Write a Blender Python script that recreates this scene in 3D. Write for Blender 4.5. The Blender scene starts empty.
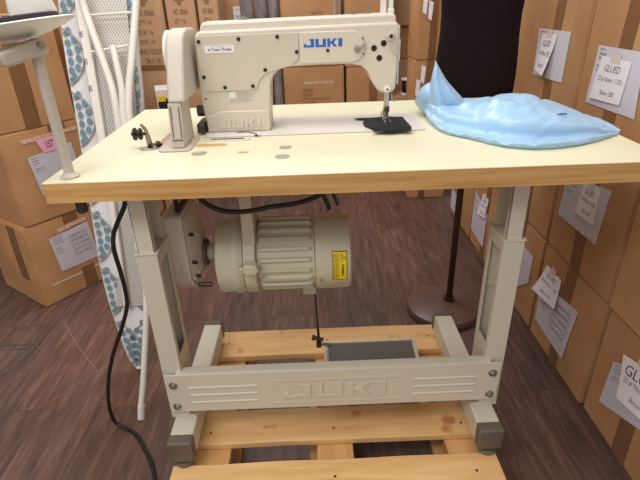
import bpy, bmesh, math, random
from mathutils import Vector, Matrix, noise
random.seed(7)
S = bpy.context.scene
COL = S.collection
PI = math.pi
H = 0.758          # table top height above the pallet deck (pallet deck is z = 0)
FZ = -0.12         # floor

# ------------------------------------------------------------------ materials
def srgb(r, g, b):
    f = lambda c: (c/255/12.92) if c/255 <= .04045 else ((c/255+.055)/1.055)**2.4
    return (f(r), f(g), f(b), 1)

def mat(name, c, rough=.5, metal=0, var=.0, vscale=8, bump=0, bscale=60, stretch=(1, 1, 1), c2=None, coat=0, spec=.5):
    m = bpy.data.materials.new(name); m.use_nodes = True
    nt = m.node_tree; N = nt.nodes; L = nt.links
    b = N['Principled BSDF']
    b.inputs['Roughness'].default_value = rough
    b.inputs['Metallic'].default_value = metal
    b.inputs['Coat Weight'].default_value = coat
    b.inputs['Specular IOR Level'].default_value = spec
    b.inputs['Base Color'].default_value = c
    if var or c2 or bump:
        tc = N.new('ShaderNodeTexCoord'); mp = N.new('ShaderNodeMapping')
        mp.inputs['Scale'].default_value = stretch
        L.new(tc.outputs['Object'], mp.inputs['Vector'])
    if var or c2:
        no = N.new('ShaderNodeTexNoise'); no.inputs['Scale'].default_value = vscale
        no.inputs['Detail'].default_value = 5
        L.new(mp.outputs[0], no.inputs['Vector'])
        rp = N.new('ShaderNodeValToRGB')
        rp.color_ramp.elements[0].position = .32; rp.color_ramp.elements[1].position = .68
        d = c2 if c2 else tuple(x*(1-var) for x in c[:3])+(1,)
        rp.color_ramp.elements[0].color = d; rp.color_ramp.elements[1].color = c
        L.new(no.outputs['Fac'], rp.inputs[0]); L.new(rp.outputs[0], b.inputs['Base Color'])
    if bump:
        n2 = N.new('ShaderNodeTexNoise'); n2.inputs['Scale'].default_value = bscale; n2.inputs['Detail'].default_value = 4
        L.new(mp.outputs[0], n2.inputs['Vector'])
        bp = N.new('ShaderNodeBump'); bp.inputs['Strength'].default_value = bump; bp.inputs['Distance'].default_value = .002
        L.new(n2.outputs['Fac'], bp.inputs['Height']); L.new(bp.outputs[0], b.inputs['Normal'])
    return m

M = {}
M['machine'] = mat('machine_enamel', srgb(212, 203, 188), .38, var=.03, vscale=3)
M['machine_plate'] = mat('machine_plate_enamel', srgb(202, 192, 176), .42)
M['bed'] = mat('bed_enamel', srgb(212, 206, 200), .4, bump=.15, bscale=400)
M['beige'] = mat('beige_plastic', srgb(192, 182, 170), .45)
M['white_plastic'] = mat('white_plastic', srgb(226, 224, 218), .4)
M['stand'] = mat('stand_paint', srgb(208, 203, 187), .36, var=.04, vscale=5)
M['motor'] = mat('motor_paint', srgb(202, 199, 174), .34, var=.05, vscale=6)
M['guard'] = mat('guard_plastic', srgb(210, 200, 192), .36)
M['laminate'] = mat('cream_laminate', srgb(225, 220, 190), .42, var=.025, vscale=3)
M['black'] = mat('black_rubber', srgb(24, 23, 23), .5)
M['blackhole'] = mat('black_plug', srgb(18, 16, 16), .4)
M['plug'] = mat('satin_plug_metal', srgb(190, 186, 176), .35, .45)
M['steel'] = mat('steel', srgb(190, 188, 184), .25, 1)
M['dark_steel'] = mat('dark_steel', srgb(96, 90, 84), .35, 1)
M['grey_cap'] = mat('grey_brown_cap', srgb(100, 90, 80), .5)
M['rubber_mat'] = mat('ribbed_rubber', srgb(104, 98, 92), .7, bump=.6, bscale=90, stretch=(.1, 1, 1))
M['blue'] = mat('logo_blue', srgb(22, 96, 190), .4)
M['badge'] = mat('badge_white', srgb(232, 228, 236), .35)
M['ink'] = mat('ink_navy', srgb(40, 42, 70), .6)
M['ink_black'] = mat('ink_black', srgb(52, 48, 50), .6)
M['ink_brown'] = mat('ink_brown', srgb(138, 104, 78), .8)
M['ink_grey'] = mat('ink_grey', srgb(150, 145, 140), .7)
M['yellow'] = mat('yellow_label', srgb(238, 208, 20), .4)
M['fabric_black'] = mat('black_cloth', srgb(24, 25, 30), .9, bump=.5, bscale=500)
M['form'] = mat('dark_form_cloth', srgb(31, 18, 22), .95, spec=.15, bump=.3, bscale=500)
M['form_wood'] = mat('dark_brown_finish', srgb(66, 38, 32), .35, var=.3, vscale=8, stretch=(1, 1, .3))
M['form_base'] = mat('brown_base_finish', srgb(112, 84, 78), .38, var=.15, vscale=4)
M['paper'] = mat('label_paper', srgb(206, 203, 214), .75)
M['paper2'] = mat('note_paper', srgb(234, 230, 236), .75)
M['pink'] = mat('pink_note', srgb(240, 170, 196), .75)
M['tape'] = mat('brown_packing_tape', srgb(138, 98, 66), .3, var=.12, vscale=14)
M['clear_tape'] = mat('clear_tape', srgb(222, 210, 194), .25)
M['red_tape'] = mat('printed_tape', srgb(206, 150, 124), .35, c2=srgb(230, 200, 178), vscale=90)
M['white_tube'] = mat('white_tube_enamel', srgb(232, 228, 220), .3)
M['roll'] = mat('grey_wrapped_roll', srgb(150, 142, 140), .35, var=.45, vscale=30, stretch=(1, 1, .35), bump=.8, bscale=40)
M['drab'] = mat('painted_wall', srgb(196, 186, 172), .9, var=.04, vscale=2)
M['red'] = mat('red_plastic', srgb(190, 40, 40), .4)
M['floor_tape'] = mat('grey_floor_tape', srgb(92, 88, 92), .5, c2=srgb(66, 56, 58), vscale=60)
M['thread'] = mat('pale_thread', srgb(200, 180, 160), .8)

def cardboard(name, base, dark):
    m = bpy.data.materials.new(name); m.use_nodes = True
    nt = m.node_tree; N = nt.nodes; L = nt.links; b = N['Principled BSDF']
    b.inputs['Roughness'].default_value = .78; b.inputs['Specular IOR Level'].default_value = .25
    tc = N.new('ShaderNodeTexCoord')
    n1 = N.new('ShaderNodeTexNoise'); n1.inputs['Scale'].default_value = 5; n1.inputs['Detail'].default_value = 6
    L.new(tc.outputs['Object'], n1.inputs['Vector'])
    rp = N.new('ShaderNodeValToRGB'); rp.color_ramp.elements[0].color = dark; rp.color_ramp.elements[1].color = base
    rp.color_ramp.elements[0].position = .3; rp.color_ramp.elements[1].position = .62
    L.new(n1.outputs['Fac'], rp.inputs[0])
    mp = N.new('ShaderNodeMapping'); mp.inputs['Scale'].default_value = (1, 1, .02)
    L.new(tc.outputs['Object'], mp.inputs['Vector'])
    n2 = N.new('ShaderNodeTexNoise'); n2.inputs['Scale'].default_value = 180
    L.new(mp.outputs[0], n2.inputs['Vector'])
    mx = N.new('ShaderNodeMixRGB'); mx.blend_type = 'MULTIPLY'; mx.inputs[0].default_value = .16
    L.new(rp.outputs[0], mx.inputs[1]); L.new(n2.outputs['Fac'], mx.inputs[2])
    L.new(mx.outputs[0], b.inputs['Base Color'])
    bp = N.new('ShaderNodeBump'); bp.inputs['Strength'].default_value = .25; bp.inputs['Distance'].default_value = .003
    L.new(n1.outputs['Fac'], bp.inputs['Height']); L.new(bp.outputs[0], b.inputs['Normal'])
    return m
M['card_tan'] = cardboard('tan_cardboard', srgb(204, 158, 112), srgb(188, 140, 96))
M['card_brown'] = cardboard('brown_cardboard', srgb(196, 151, 108), srgb(181, 135, 93))
M['card_pale'] = cardboard('pale_cardboard', srgb(202, 164, 128), srgb(186, 146, 110))

def wood(name, c1, c2, axis=0, scale=6, stretch=.08, rough=.5, c3=None, bump=.15):
    m = bpy.data.materials.new(name); m.use_nodes = True
    nt = m.node_tree; N = nt.nodes; L = nt.links; b = N['Principled BSDF']
    b.inputs['Roughness'].default_value = rough
    tc = N.new('ShaderNodeTexCoord'); mp = N.new('ShaderNodeMapping')
    s = [1, 1, 1]; s[axis] = stretch; mp.inputs['Scale'].default_value = s
    oi = N.new('ShaderNodeObjectInfo'); va = N.new('ShaderNodeVectorMath'); va.operation = 'SCALE'
    L.new(tc.outputs['Object'], va.inputs[0]); va.inputs['Scale'].default_value = 1
    ad = N.new('ShaderNodeVectorMath'); ad.operation = 'ADD'
    L.new(oi.outputs['Random'], mp.inputs['Location'])
    L.new(va.outputs[0], mp.inputs['Vector'])
    n = N.new('ShaderNodeTexNoise'); n.inputs['Scale'].default_value = scale*6; n.inputs['Detail'].default_value = 6
    n.inputs['Distortion'].default_value = .6
    L.new(mp.outputs[0], n.inputs['Vector'])
    rp = N.new('ShaderNodeValToRGB'); e = rp.color_ramp.elements
    e[0].color = c1; e[0].position = .3; e[1].color = c2; e[1].position = .7
    L.new(n.outputs['Fac'], rp.inputs[0]); out = rp.outputs[0]
    if c3:
        n3 = N.new('ShaderNodeTexNoise'); n3.inputs['Scale'].default_value = 11; n3.inputs['Detail'].default_value = 2
        L.new(tc.outputs['Object'], n3.inputs['Vector'])
        r3 = N.new('ShaderNodeValToRGB'); r3.color_ramp.elements[0].position = .63; r3.color_ramp.elements[1].position = .72
        L.new(n3.outputs['Fac'], r3.inputs[0])
        mx = N.new('ShaderNodeMixRGB'); L.new(r3.outputs[0], mx.inputs[0]); L.new(out, mx.inputs[1]); mx.inputs[2].default_value = c3
        out = mx.outputs[0]
    L.new(out, b.inputs['Base Color'])
    bp = N.new('ShaderNodeBump'); bp.inputs['Strength'].default_value = bump; bp.inputs['Distance'].default_value = .002
    L.new(n.outputs['Fac'], bp.inputs['Height']); L.new(bp.outputs[0], b.inputs['Normal'])
    return m
M['edge_wood'] = wood('oak_edge_banding', srgb(186, 140, 80), srgb(216, 174, 110), 0, 20, .03)
M['pine'] = wood('pallet_pine', srgb(214, 166, 106), srgb(238, 198, 140), 0, 5, .1, .6, srgb(190, 124, 74))
M['pine_y'] = wood('pallet_pine_lengthwise', srgb(200, 150, 94), srgb(226, 180, 122), 1, 4, .1, .6, srgb(176, 108, 62))

def floor_mat():
    m = bpy.data.materials.new('dark_wood_planks'); m.use_nodes = True
    nt = m.node_tree; N = nt.nodes; L = nt.links; b = N['Principled BSDF']
    tc = N.new('ShaderNodeTexCoord'); mp = N.new('ShaderNodeMapping')
    mp.inputs['Rotation'].default_value = (0, 0, math.radians(90)); mp.inputs['Location'].default_value = (.31, .045, 0)
    L.new(tc.outputs['Object'], mp.inputs['Vector'])
    br = N.new('ShaderNodeTexBrick')
    br.inputs['Scale'].default_value = 1; br.inputs['Brick Width'].default_value = 1.25; br.inputs['Row Height'].default_value = .178
    br.inputs['Mortar Size'].default_value = .0020; br.offset = .37; br.inputs['Mortar Smooth'].default_value = .3
    br.inputs['Color1'].default_value = (.35, .35, .35, 1); br.inputs['Color2'].default_value = (.7, .7, .7, 1)
    br.inputs['Mortar'].default_value = (.1, .1, .1, 1)
    L.new(mp.outputs[0], br.inputs['Vector'])
    m2 = N.new('ShaderNodeMapping'); m2.inputs['Scale'].default_value = (1, .1, 1)
    L.new(tc.outputs['Object'], m2.inputs['Vector'])
    # per plank offset of the grain
    ad = N.new('ShaderNodeVectorMath'); ad.operation = 'MULTIPLY_ADD'
    ad.inputs[1].default_value = (9, 9, 9)
    L.new(br.outputs['Color'], ad.inputs[0]); L.new(m2.outputs[0], ad.inputs[2])
    n = N.new('ShaderNodeTexNoise'); n.inputs['Scale'].default_value = 60; n.inputs['Detail'].default_value = 8; n.inputs['Distortion'].default_value = .5
    L.new(ad.outputs[0], n.inputs['Vector'])
    rp = N.new('ShaderNodeValToRGB'); e = rp.color_ramp.elements
    e[0].color = srgb(84, 66, 62); e[0].position = .28; e[1].color = srgb(136, 114, 106); e[1].position = .78
    x = e.new(.52); x.color = srgb(108, 88, 82)
    L.new(n.outputs['Fac'], rp.inputs[0])
    # wide patches of warmer and greyer wood
    n3 = N.new('ShaderNodeTexNoise'); n3.inputs['Scale'].default_value = 3.2; n3.inputs['Detail'].default_value = 4
    L.new(m2.outputs[0], n3.inputs['Vector'])
    r3 = N.new('ShaderNodeValToRGB'); r3.color_ramp.elements[0].color = srgb(214, 208, 212); r3.color_ramp.elements[1].color = srgb(255, 228, 212)
    r3.color_ramp.elements[0].position = .35; r3.color_ramp.elements[1].position = .65
    L.new(n3.outputs['Fac'], r3.inputs[0])
    mx = N.new('ShaderNodeMixRGB'); mx.blend_type = 'MULTIPLY'; mx.inputs[0].default_value = 1
    L.new(rp.outputs[0], mx.inputs[1]); L.new(r3.outputs[0], mx.inputs[2])
    # plank to plank tone
    mv = N.new('ShaderNodeMath'); mv.operation = 'MULTIPLY_ADD'; mv.inputs[1].default_value = .9; mv.inputs[2].default_value = .48
    L.new(br.outputs['Color'], mv.inputs[0])
    mz = N.new('ShaderNodeMixRGB'); mz.blend_type = 'MULTIPLY'; mz.inputs[0].default_value = 1
    L.new(mx.outputs[0], mz.inputs[1]); L.new(mv.outputs[0], mz.inputs[2])
    # dusty specks
    vs = N.new('ShaderNodeTexNoise'); vs.inputs['Scale'].default_value = 95; vs.inputs['Detail'].default_value = 1
    L.new(tc.outputs['Object'], vs.inputs['Vector'])
    rs = N.new('ShaderNodeValToRGB'); rs.color_ramp.elements[0].position = .79; rs.color_ramp.elements[1].position = .84
    L.new(vs.outputs['Fac'], rs.inputs[0])
    md = N.new('ShaderNodeMixRGB'); L.new(rs.outputs[0], md.inputs[0]); L.new(mz.outputs[0], md.inputs[1]); md.inputs[2].default_value = srgb(170, 140, 125)
    L.new(md.outputs[0], b.inputs['Base Color'])
    b.inputs['Roughness'].default_value = .42
    bp = N.new('ShaderNodeBump'); bp.inputs['Strength'].default_value = .25; bp.inputs['Distance'].default_value = .002
    L.new(n.outputs['Fac'], bp.inputs['Height']); L.new(bp.outputs[0], b.inputs['Normal'])
    return m
M['floor'] = floor_mat()

def bag_mat():
    m = mat('pale_blue_bag_fabric', srgb(158, 198, 232), .34)
    b = m.node_tree.nodes['Principled BSDF']
    b.inputs['Subsurface Weight'].default_value = .0
    b.inputs['Sheen Weight'].default_value = .2
    return m
M['bag'] = bag_mat()

def net_mat():
    """white perforated sheet metal: rows of slots in a diamond layout, darker behind"""
    m = bpy.data.materials.new('perforated_white_metal'); m.use_nodes = True
    nt = m.node_tree; N = nt.nodes; L = nt.links; b = N['Principled BSDF']
    tc = N.new('ShaderNodeTexCoord'); mp = N.new('ShaderNodeMapping')
    mp.inputs['Rotation'].default_value = (0, 0, 0)
    L.new(tc.outputs['UV'], mp.inputs['Vector'])
    sx = N.new('ShaderNodeSeparateXYZ'); L.new(mp.outputs[0], sx.inputs[0])
    def wav(op, k):
        a = N.new('ShaderNodeMath'); a.operation = op
        L.new(sx.outputs[0], a.inputs[0]); L.new(sx.outputs[1], a.inputs[1])
        c = N.new('ShaderNodeMath'); c.operation = 'MULTIPLY'; c.inputs[1].default_value = k; L.new(a.outputs[0], c.inputs[0])
        s = N.new('ShaderNodeMath'); s.operation = 'SINE'; L.new(c.outputs[0], s.inputs[0])
        q = N.new('ShaderNodeMath'); q.operation = 'ABSOLUTE'; L.new(s.outputs[0], q.inputs[0]); return q
    w1, w2 = wav('ADD', 260), wav('SUBTRACT', 260)
    mn = N.new('ShaderNodeMath'); mn.operation = 'MINIMUM'; L.new(w1.outputs[0], mn.inputs[0]); L.new(w2.outputs[0], mn.inputs[1])
    rp = N.new('ShaderNodeValToRGB'); rp.color_ramp.elements[0].position = .38; rp.color_ramp.elements[1].position = .55
    rp.color_ramp.elements[0].color = srgb(212, 208, 202); rp.color_ramp.elements[1].color = srgb(158, 152, 148)
    L.new(mn.outputs[0], rp.inputs[0]); L.new(rp.outputs[0], b.inputs['Base Color'])
    b.inputs['Roughness'].default_value = .4
    return m
M['net'] = net_mat()
M['cover_white'] = mat('board_cover_white', srgb(226, 224, 226), .85)
M['cover_teal'] = mat('board_cover_teal', srgb(106, 138, 152), .85)
M['cover_grey'] = mat('board_cover_outline', srgb(158, 152, 150), .85)

# ------------------------------------------------------------------ mesh builder
class MB:
    def __init__(s): s.v = []; s.f = []; s.mi = []; s.cur = 0
    def add(s, vs, fs):
        o = len(s.v); s.v += [tuple(v) for v in vs]; s.f += [tuple(i+o for i in f) for f in fs]; s.mi += [s.cur]*len(fs); return s
    def mat(s, i): s.cur = i; return s
    def box(s, x0, x1, y0, y1, z0, z1, mtx=None):
        vs = [Vector((x, y, z)) for x in (x0, x1) for y in (y0, y1) for z in (z0, z1)]
        if mtx: vs = [mtx @ v for v in vs]
        return s.add(vs, [(0, 1, 3, 2), (4, 6, 7, 5), (0, 4, 5, 1), (2, 3, 7, 6), (0, 2, 6, 4), (1, 5, 7, 3)])
    def bar(s, a, b, w, h, up=(0, 0, 1)):
        a, b = Vector(a), Vector(b); d = (b-a).normalized(); u = Vector(up)
        r = d.cross(u).normalized(); u = r.cross(d)
        vs = [p + r*i*w/2 + u*j*h/2 for p in (a, b) for i, j in ((-1, -1), (1, -1), (1, 1), (-1, 1))]
        return s.add(vs, [(0, 3, 2, 1), (4, 5, 6, 7), (0, 1, 5, 4), (1, 2, 6, 5), (2, 3, 7, 6), (3, 0, 4, 7)])
    def cyl(s, a, b, r0, r1=None, n=24):
        r1 = r0 if r1 is None else r1
        a, b = Vector(a), Vector(b); d = (b-a).normalized()
        r = d.orthogonal().normalized(); u = d.cross(r)
        vs = [p + (r*math.cos(2*PI*i/n)+u*math.sin(2*PI*i/n))*rr for p, rr in ((a, r0), (b, r1)) for i in range(n)]
        fs = [(i, (i+1) % n, n+(i+1) % n, n+i) for i in range(n)] + [tuple(range(n-1, -1, -1)), tuple(range(n, 2*n))]
        return s.add(vs, fs)
    def lathe(s, prof, o=(0, 0, 0), axis=(0, 0, 1), n=40, a0=0, sx=1, sy=1):
        """prof: list of (radius, along)"""
        o = Vector(o); d = Vector(axis).normalized()
        if abs(d.z) > .9: r = Vector((1, 0, 0)); u = Vector((0, 1, 0))
        else: r = d.orthogonal().normalized(); u = d.cross(r)
        vs = []
        for (rr, t) in prof:
            for i in range(n):
                a = 2*PI*i/n+a0; vs.append(o + d*t + r*math.cos(a)*rr*sx + u*math.sin(a)*rr*sy)
        fs = []
        for k in range(len(prof)-1):
            for i in range(n): fs.append((k*n+i, k*n+(i+1) % n, (k+1)*n+(i+1) % n, (k+1)*n+i))
        fs += [tuple(range(n-1, -1, -1)), tuple(range((len(prof)-1)*n, len(prof)*n))]
        return s.add(vs, fs)
    def tube(s, pts, r, n=12):
        pts = [Vector(p) for p in pts]; rr = r if isinstance(r, (list, tuple)) else [r]*len(pts)
        prev = None; vs = []
        for i, p in enumerate(pts):
            d = (pts[min(i+1, len(pts)-1)]-pts[max(i-1, 0)]).normalized()
            if prev is None: q = d.orthogonal().normalized()
            else: q = (prev - d*prev.dot(d)).normalized()
            prev = q; u = d.cross(q)
            vs += [p+(q*math.cos(2*PI*k/n)+u*math.sin(2*PI*k/n))*rr[i] for k in range(n)]
        m = len(pts)
        fs = [(a*n+k, a*n+(k+1) % n, (a+1)*n+(k+1) % n, (a+1)*n+k) for a in range(m-1) for k in range(n)]
        fs += [tuple(range(n-1, -1, -1)), tuple(range((m-1)*n, m*n))]
        return s.add(vs, fs)
    def prism(s, poly, t0, t1, plane='xz'):
        """poly in the named plane, extruded along the remaining axis"""
        def P(a, b, t): return {'xz': (a, t, b), 'yz': (t, a, b), 'xy': (a, b, t)}[plane]
        n = len(poly)
        vs = [P(a, b, t0) for a, b in poly]+[P(a, b, t1) for a, b in poly]
        fs = [tuple(range(n)), tuple(range(2*n-1, n-1, -1))]+[(i, n+i, n+(i+1) % n, (i+1) % n) for i in range(n)]
        return s.add(vs, fs)
    def mesh(s, name, mats):
        me = bpy.data.meshes.new(name); me.from_pydata(s.v, [], s.f)
        for m in (mats if isinstance(mats, (list, tuple)) else [mats]): me.materials.append(m)
        for p, i in zip(me.polygons, s.mi): p.material_index = i
        bm = bmesh.new(); bm.from_mesh(me); bmesh.ops.recalc_face_normals(bm, faces=bm.faces); bm.to_mesh(me); bm.free()
        return me
    def build(s, name, mats, parent=None, bevel=0, seg=2, smooth=True, loc=None, label=None, angle=35):
        me = s.mesh(name, mats)
        o = bpy.data.objects.new(name, me); COL.objects.link(o)
        if bevel:
            md = o.modifiers.new('Bevel', 'BEVEL'); md.width = bevel; md.segments = seg; md.limit_method = 'ANGLE'; md.angle_limit = math.radians(40)
            md.harden_normals = False
        if smooth:
            for p in me.polygons: p.use_smooth = True
            me.set_sharp_from_angle(angle=math.radians(angle))
        if parent:
            o.parent = parent
        if loc: o.location = loc
        if label: o['label'] = label
        return o

def thing(name, label, cat, loc=(0, 0, 0), rotz=0, group=None):
    o = bpy.data.objects.new(name, None); COL.objects.link(o); o.empty_display_size = .05
    o.location = loc; o.rotation_euler = (0, 0, rotz); o['label'] = label; o['category'] = cat
    if group: o['group'] = group
    return o
def tag(o, label, cat, group=None):
    o['label'] = label; o['category'] = cat
    if group: o['group'] = group
    return o
def struct(o): o['kind'] = 'structure'; return o
def rebase(root):
    """parts were written in world coordinates: shift them so they hang from the thing's base"""
    off = Vector(root.location)
    R = Matrix.Rotation(-root.rotation_euler.z, 3, 'Z')
    for ch in root.children:
        if ch.type == 'MESH': ch.data.transform(R.to_4x4() @ Matrix.Translation(-off))
        for g in ch.children:
            if g.type == 'MESH': g.data.transform(R.to_4x4() @ Matrix.Translation(-off))

def catmull(pts, k=8):
    P = [Vector(p) for p in pts]; P = [P[0]*2-P[1]]+P+[P[-1]*2-P[-2]]; out = []
    for i in range(1, len(P)-2):
        for j in range(k):
            t = j/k; a, b, c, d = P[i-1], P[i], P[i+1], P[i+2]
            out.append(.5*((2*b)+(c-a)*t+(2*a-5*b+4*c-d)*t*t+(3*b-a-3*c+d)*t**3))
    out.append(P[-2]); return out

_tc = {}
def text2d(s, bold=0, shear=0):
    key = (s, bold, shear)
    if key in _tc: return _tc[key]
    cu = bpy.data.curves.new('t', 'FONT'); cu.body = s; cu.offset = bold; cu.shear = shear; cu.resolution_u = 2; cu.size = 1
    ob = bpy.data.objects.new('t', cu)
    COL.objects.link(ob)
    dg = bpy.context.evaluated_depsgraph_get()
    me = bpy.data.meshes.new_from_object(ob.evaluated_get(dg))
    vs = [(v.co.x, v.co.y) for v in me.vertices]; fs = [tuple(p.vertices) for p in me.polygons]
    bpy.data.objects.remove(ob); bpy.data.meshes.remove(me)
    xs = [v[0] for v in vs]; ys = [v[1] for v in vs]
    x0, x1, y0, y1 = min(xs), max(xs), min(ys), max(ys)
    r = ([((x-x0)/(x1-x0), (y-y0)/(y1-y0)) for x, y in vs], fs)
    _tc[key] = r; return r
def put_text(mb, s, f, u0, u1, v0, v1, bold=0, shear=0, slope=0):
    """f(u, v) -> world point on the surface"""
    vs, fs = text2d(s, bold, shear)
    mb.add([f(u0+(u1-u0)*a, v0+(v1-v0)*b+slope*a) for a, b in vs], fs)

JU = [  # blocky wide letters on a 4-letter strip, units 0..1 each
    [[(.55, 1), (1, 1), (1, 0), (0, 0), (0, .42), (.22, .42), (.22, .24), (.68, .24), (.68, .82), (.55, .82)]],
    [[(0, 1), (.3, 1), (.3, .24), (.7, .24), (.7, 1), (1, 1), (1, 0), (0, 0)]],
    [[(0, 1), (.3, 1), (.3, .62), (.42, .62), (.68, 1), (1, 1), (.66, .52), (1, 0), (.68, 0), (.42, .42), (.3, .42), (.3, 0), (0, 0)]],
    [[(0, 1), (1, 1), (1, 0), (0, 0)]]]
JW = [(0, .27), (.305, .27), (.61, .25), (.9, .1)]
def logo(mb, x0, x1, z0, z1, y, d, slope=0):
    for polys, (o, w) in zip(JU, JW):
        for p in polys:
            q = [(x0+(x1-x0)*(o+w*a), z0+(z1-z0)*b+slope*(o+w*a)) for a, b in p]
            mb.prism(q, y, y-d, 'xz')

# ------------------------------------------------------------------ room
def room():
    struct(MB().box(-3.2, 3.2, -2.2, 4.2, FZ-.05, FZ).build('floor', M['floor'], smooth=False))
    struct(MB().box(-3.2, 3.2, 4.2, 4.3, FZ, 2.6).build('wall_back', M['drab'], smooth=False))
    struct(MB().box(-3.3, -3.2, -2.2, 4.2, FZ, 2.6).build('wall_left', M['drab'], smooth=False))
    struct(MB().box(3.2, 3.3, -2.2, 4.2, FZ, 2.6).build('wall_right', M['drab'], smooth=False))
room()

# ------------------------------------------------------------------ cartons
def carton(label, loc, rotz, dims, m='card_brown', bulge=.004, tapes=(), group=None, seam=True, cat='cardboard box', name='cardboard_box', lean=None, seed=0):
    w, d, h = dims
    t = thing(name, label, cat, loc, rotz, group)
    if lean: t.rotation_euler = (lean[0], lean[1], rotz)
    bm = bmesh.new(); bmesh.ops.create_cube(bm, size=1)
    for v in bm.verts: v.co = Vector((v.co.x*w, v.co.y*d, (v.co.z+.5)*h))
    bmesh.ops.bevel(bm, geom=list(bm.edges), offset=.005, segments=2, affect='EDGES')
    big = [e for e in bm.edges if e.calc_length() > .05]
    bmesh.ops.subdivide_edges(bm, edges=big, cuts=7, use_grid_fill=True)
    def disp(p):
        a, b, c = max(0, 1-(2*p.x/w)**2), max(0, 1-(2*p.y/d)**2), max(0, 1-(2*p.z/h-1)**2)
        o = Vector((0, 0, 0))
        nx = noise.noise(Vector((p.x*4+seed, p.y*4, p.z*4)))*.0022
        if abs(abs(p.x)-w/2) < .008: o.x = math.copysign(1, p.x)*(bulge*b*c+nx*min(1, 4*b*c))
        if abs(abs(p.y)-d/2) < .008: o.y = math.copysign(1, p.y)*(bulge*a*c+nx*min(1, 4*a*c))
        if p.z > h-.008: o.z = -.4*bulge*a*b
        return o
    for v in bm.verts: v.co += disp(v.co)
    me = bpy.data.meshes.new('box_body'); bm.to_mesh(me); bm.free(); me.materials.append(M[m])
    for p in me.polygons: p.use_smooth = True
    me.set_sharp_from_angle(angle=math.radians(50))
    o = bpy.data.objects.new('box_body', me); COL.objects.link(o); o.parent = t
    def face(f, off=.0012):
        def g(a, b, e=0):
            if f == '-x': p = Vector((-w/2, a, b)); n = Vector((-1, 0, 0))
            elif f == '+x': p = Vector((w/2, a, b)); n = Vector((1, 0, 0))
            elif f == '-y': p = Vector((a, -d/2, b)); n = Vector((0, -1, 0))
            elif f == '+y': p = Vector((a, d/2, b)); n = Vector((0, 1, 0))
            else: p = Vector((a, b, h)); n = Vector((0, 0, 1))
            return p + disp(p) + n*(off+e)
        return g
    t_face = face
    for (f, a0, a1, b0, b1, *mm) in tapes:
        mb = MB(); strip(mb, face(f), [(a0, b1), (a1, b1), (a1, b0), (a0, b0)], .0006, 10)
        mb.build('packing_tape', M[mm[0] if mm else 'tape'], t)
    return t, t_face

def strip(mb, g, quad, th=.0004, n=8, lift=None):
    """quad corners (top-left, top-right, bottom-right, bottom-left) in face coordinates"""
    (ax, ay), (bx, by), (cx, cy), (dx, dy) = quad
    top = []; bot = []
    for j in range(n+1):
        for i in range(n+1):
            u, v = i/n, j/n
            x = (ax*(1-u)+bx*u)*(1-v)+(dx*(1-u)+cx*u)*v
            y = (ay*(1-u)+by*u)*(1-v)+(dy*(1-u)+cy*u)*v
            e = lift(u, v) if lift else 0
            top.append(g(x, y, th+e)); bot.append(g(x, y, e))
    k = (n+1)**2; fs = []
    for j in range(n):
        for i in range(n):
            a = j*(n+1)+i; q = (a, a+1, a+n+2, a+n+1); fs.append(q); fs.append(tuple(x+k for x in reversed(q)))
    rim = [i for i in range(n+1)]+[(j)*(n+1)+n for j in range(1, n+1)]+[n*(n+1)+i for i in range(n-1, -1, -1)]+[j*(n+1) for j in range(n-1, 0, -1)]
    for i in range(len(rim)):
        a, b = rim[i], rim[(i+1) % len(rim)]; fs.append((a, b, b+k, a+k))
    mb.add(top+bot, fs)
def quadmap(g, quad, e, lift=None):
    (ax, ay), (bx, by), (cx, cy), (dx, dy) = quad
    def f(u, v):   # v up
        w = 1-v
        x = (ax*(1-u)+bx*u)*(1-w)+(dx*(1-u)+cx*u)*w
        y = (ay*(1-u)+by*u)*(1-w)+(dy*(1-u)+cy*u)*w
        return g(x, y, e+(lift(u, w) if lift else 0))
    return f

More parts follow.
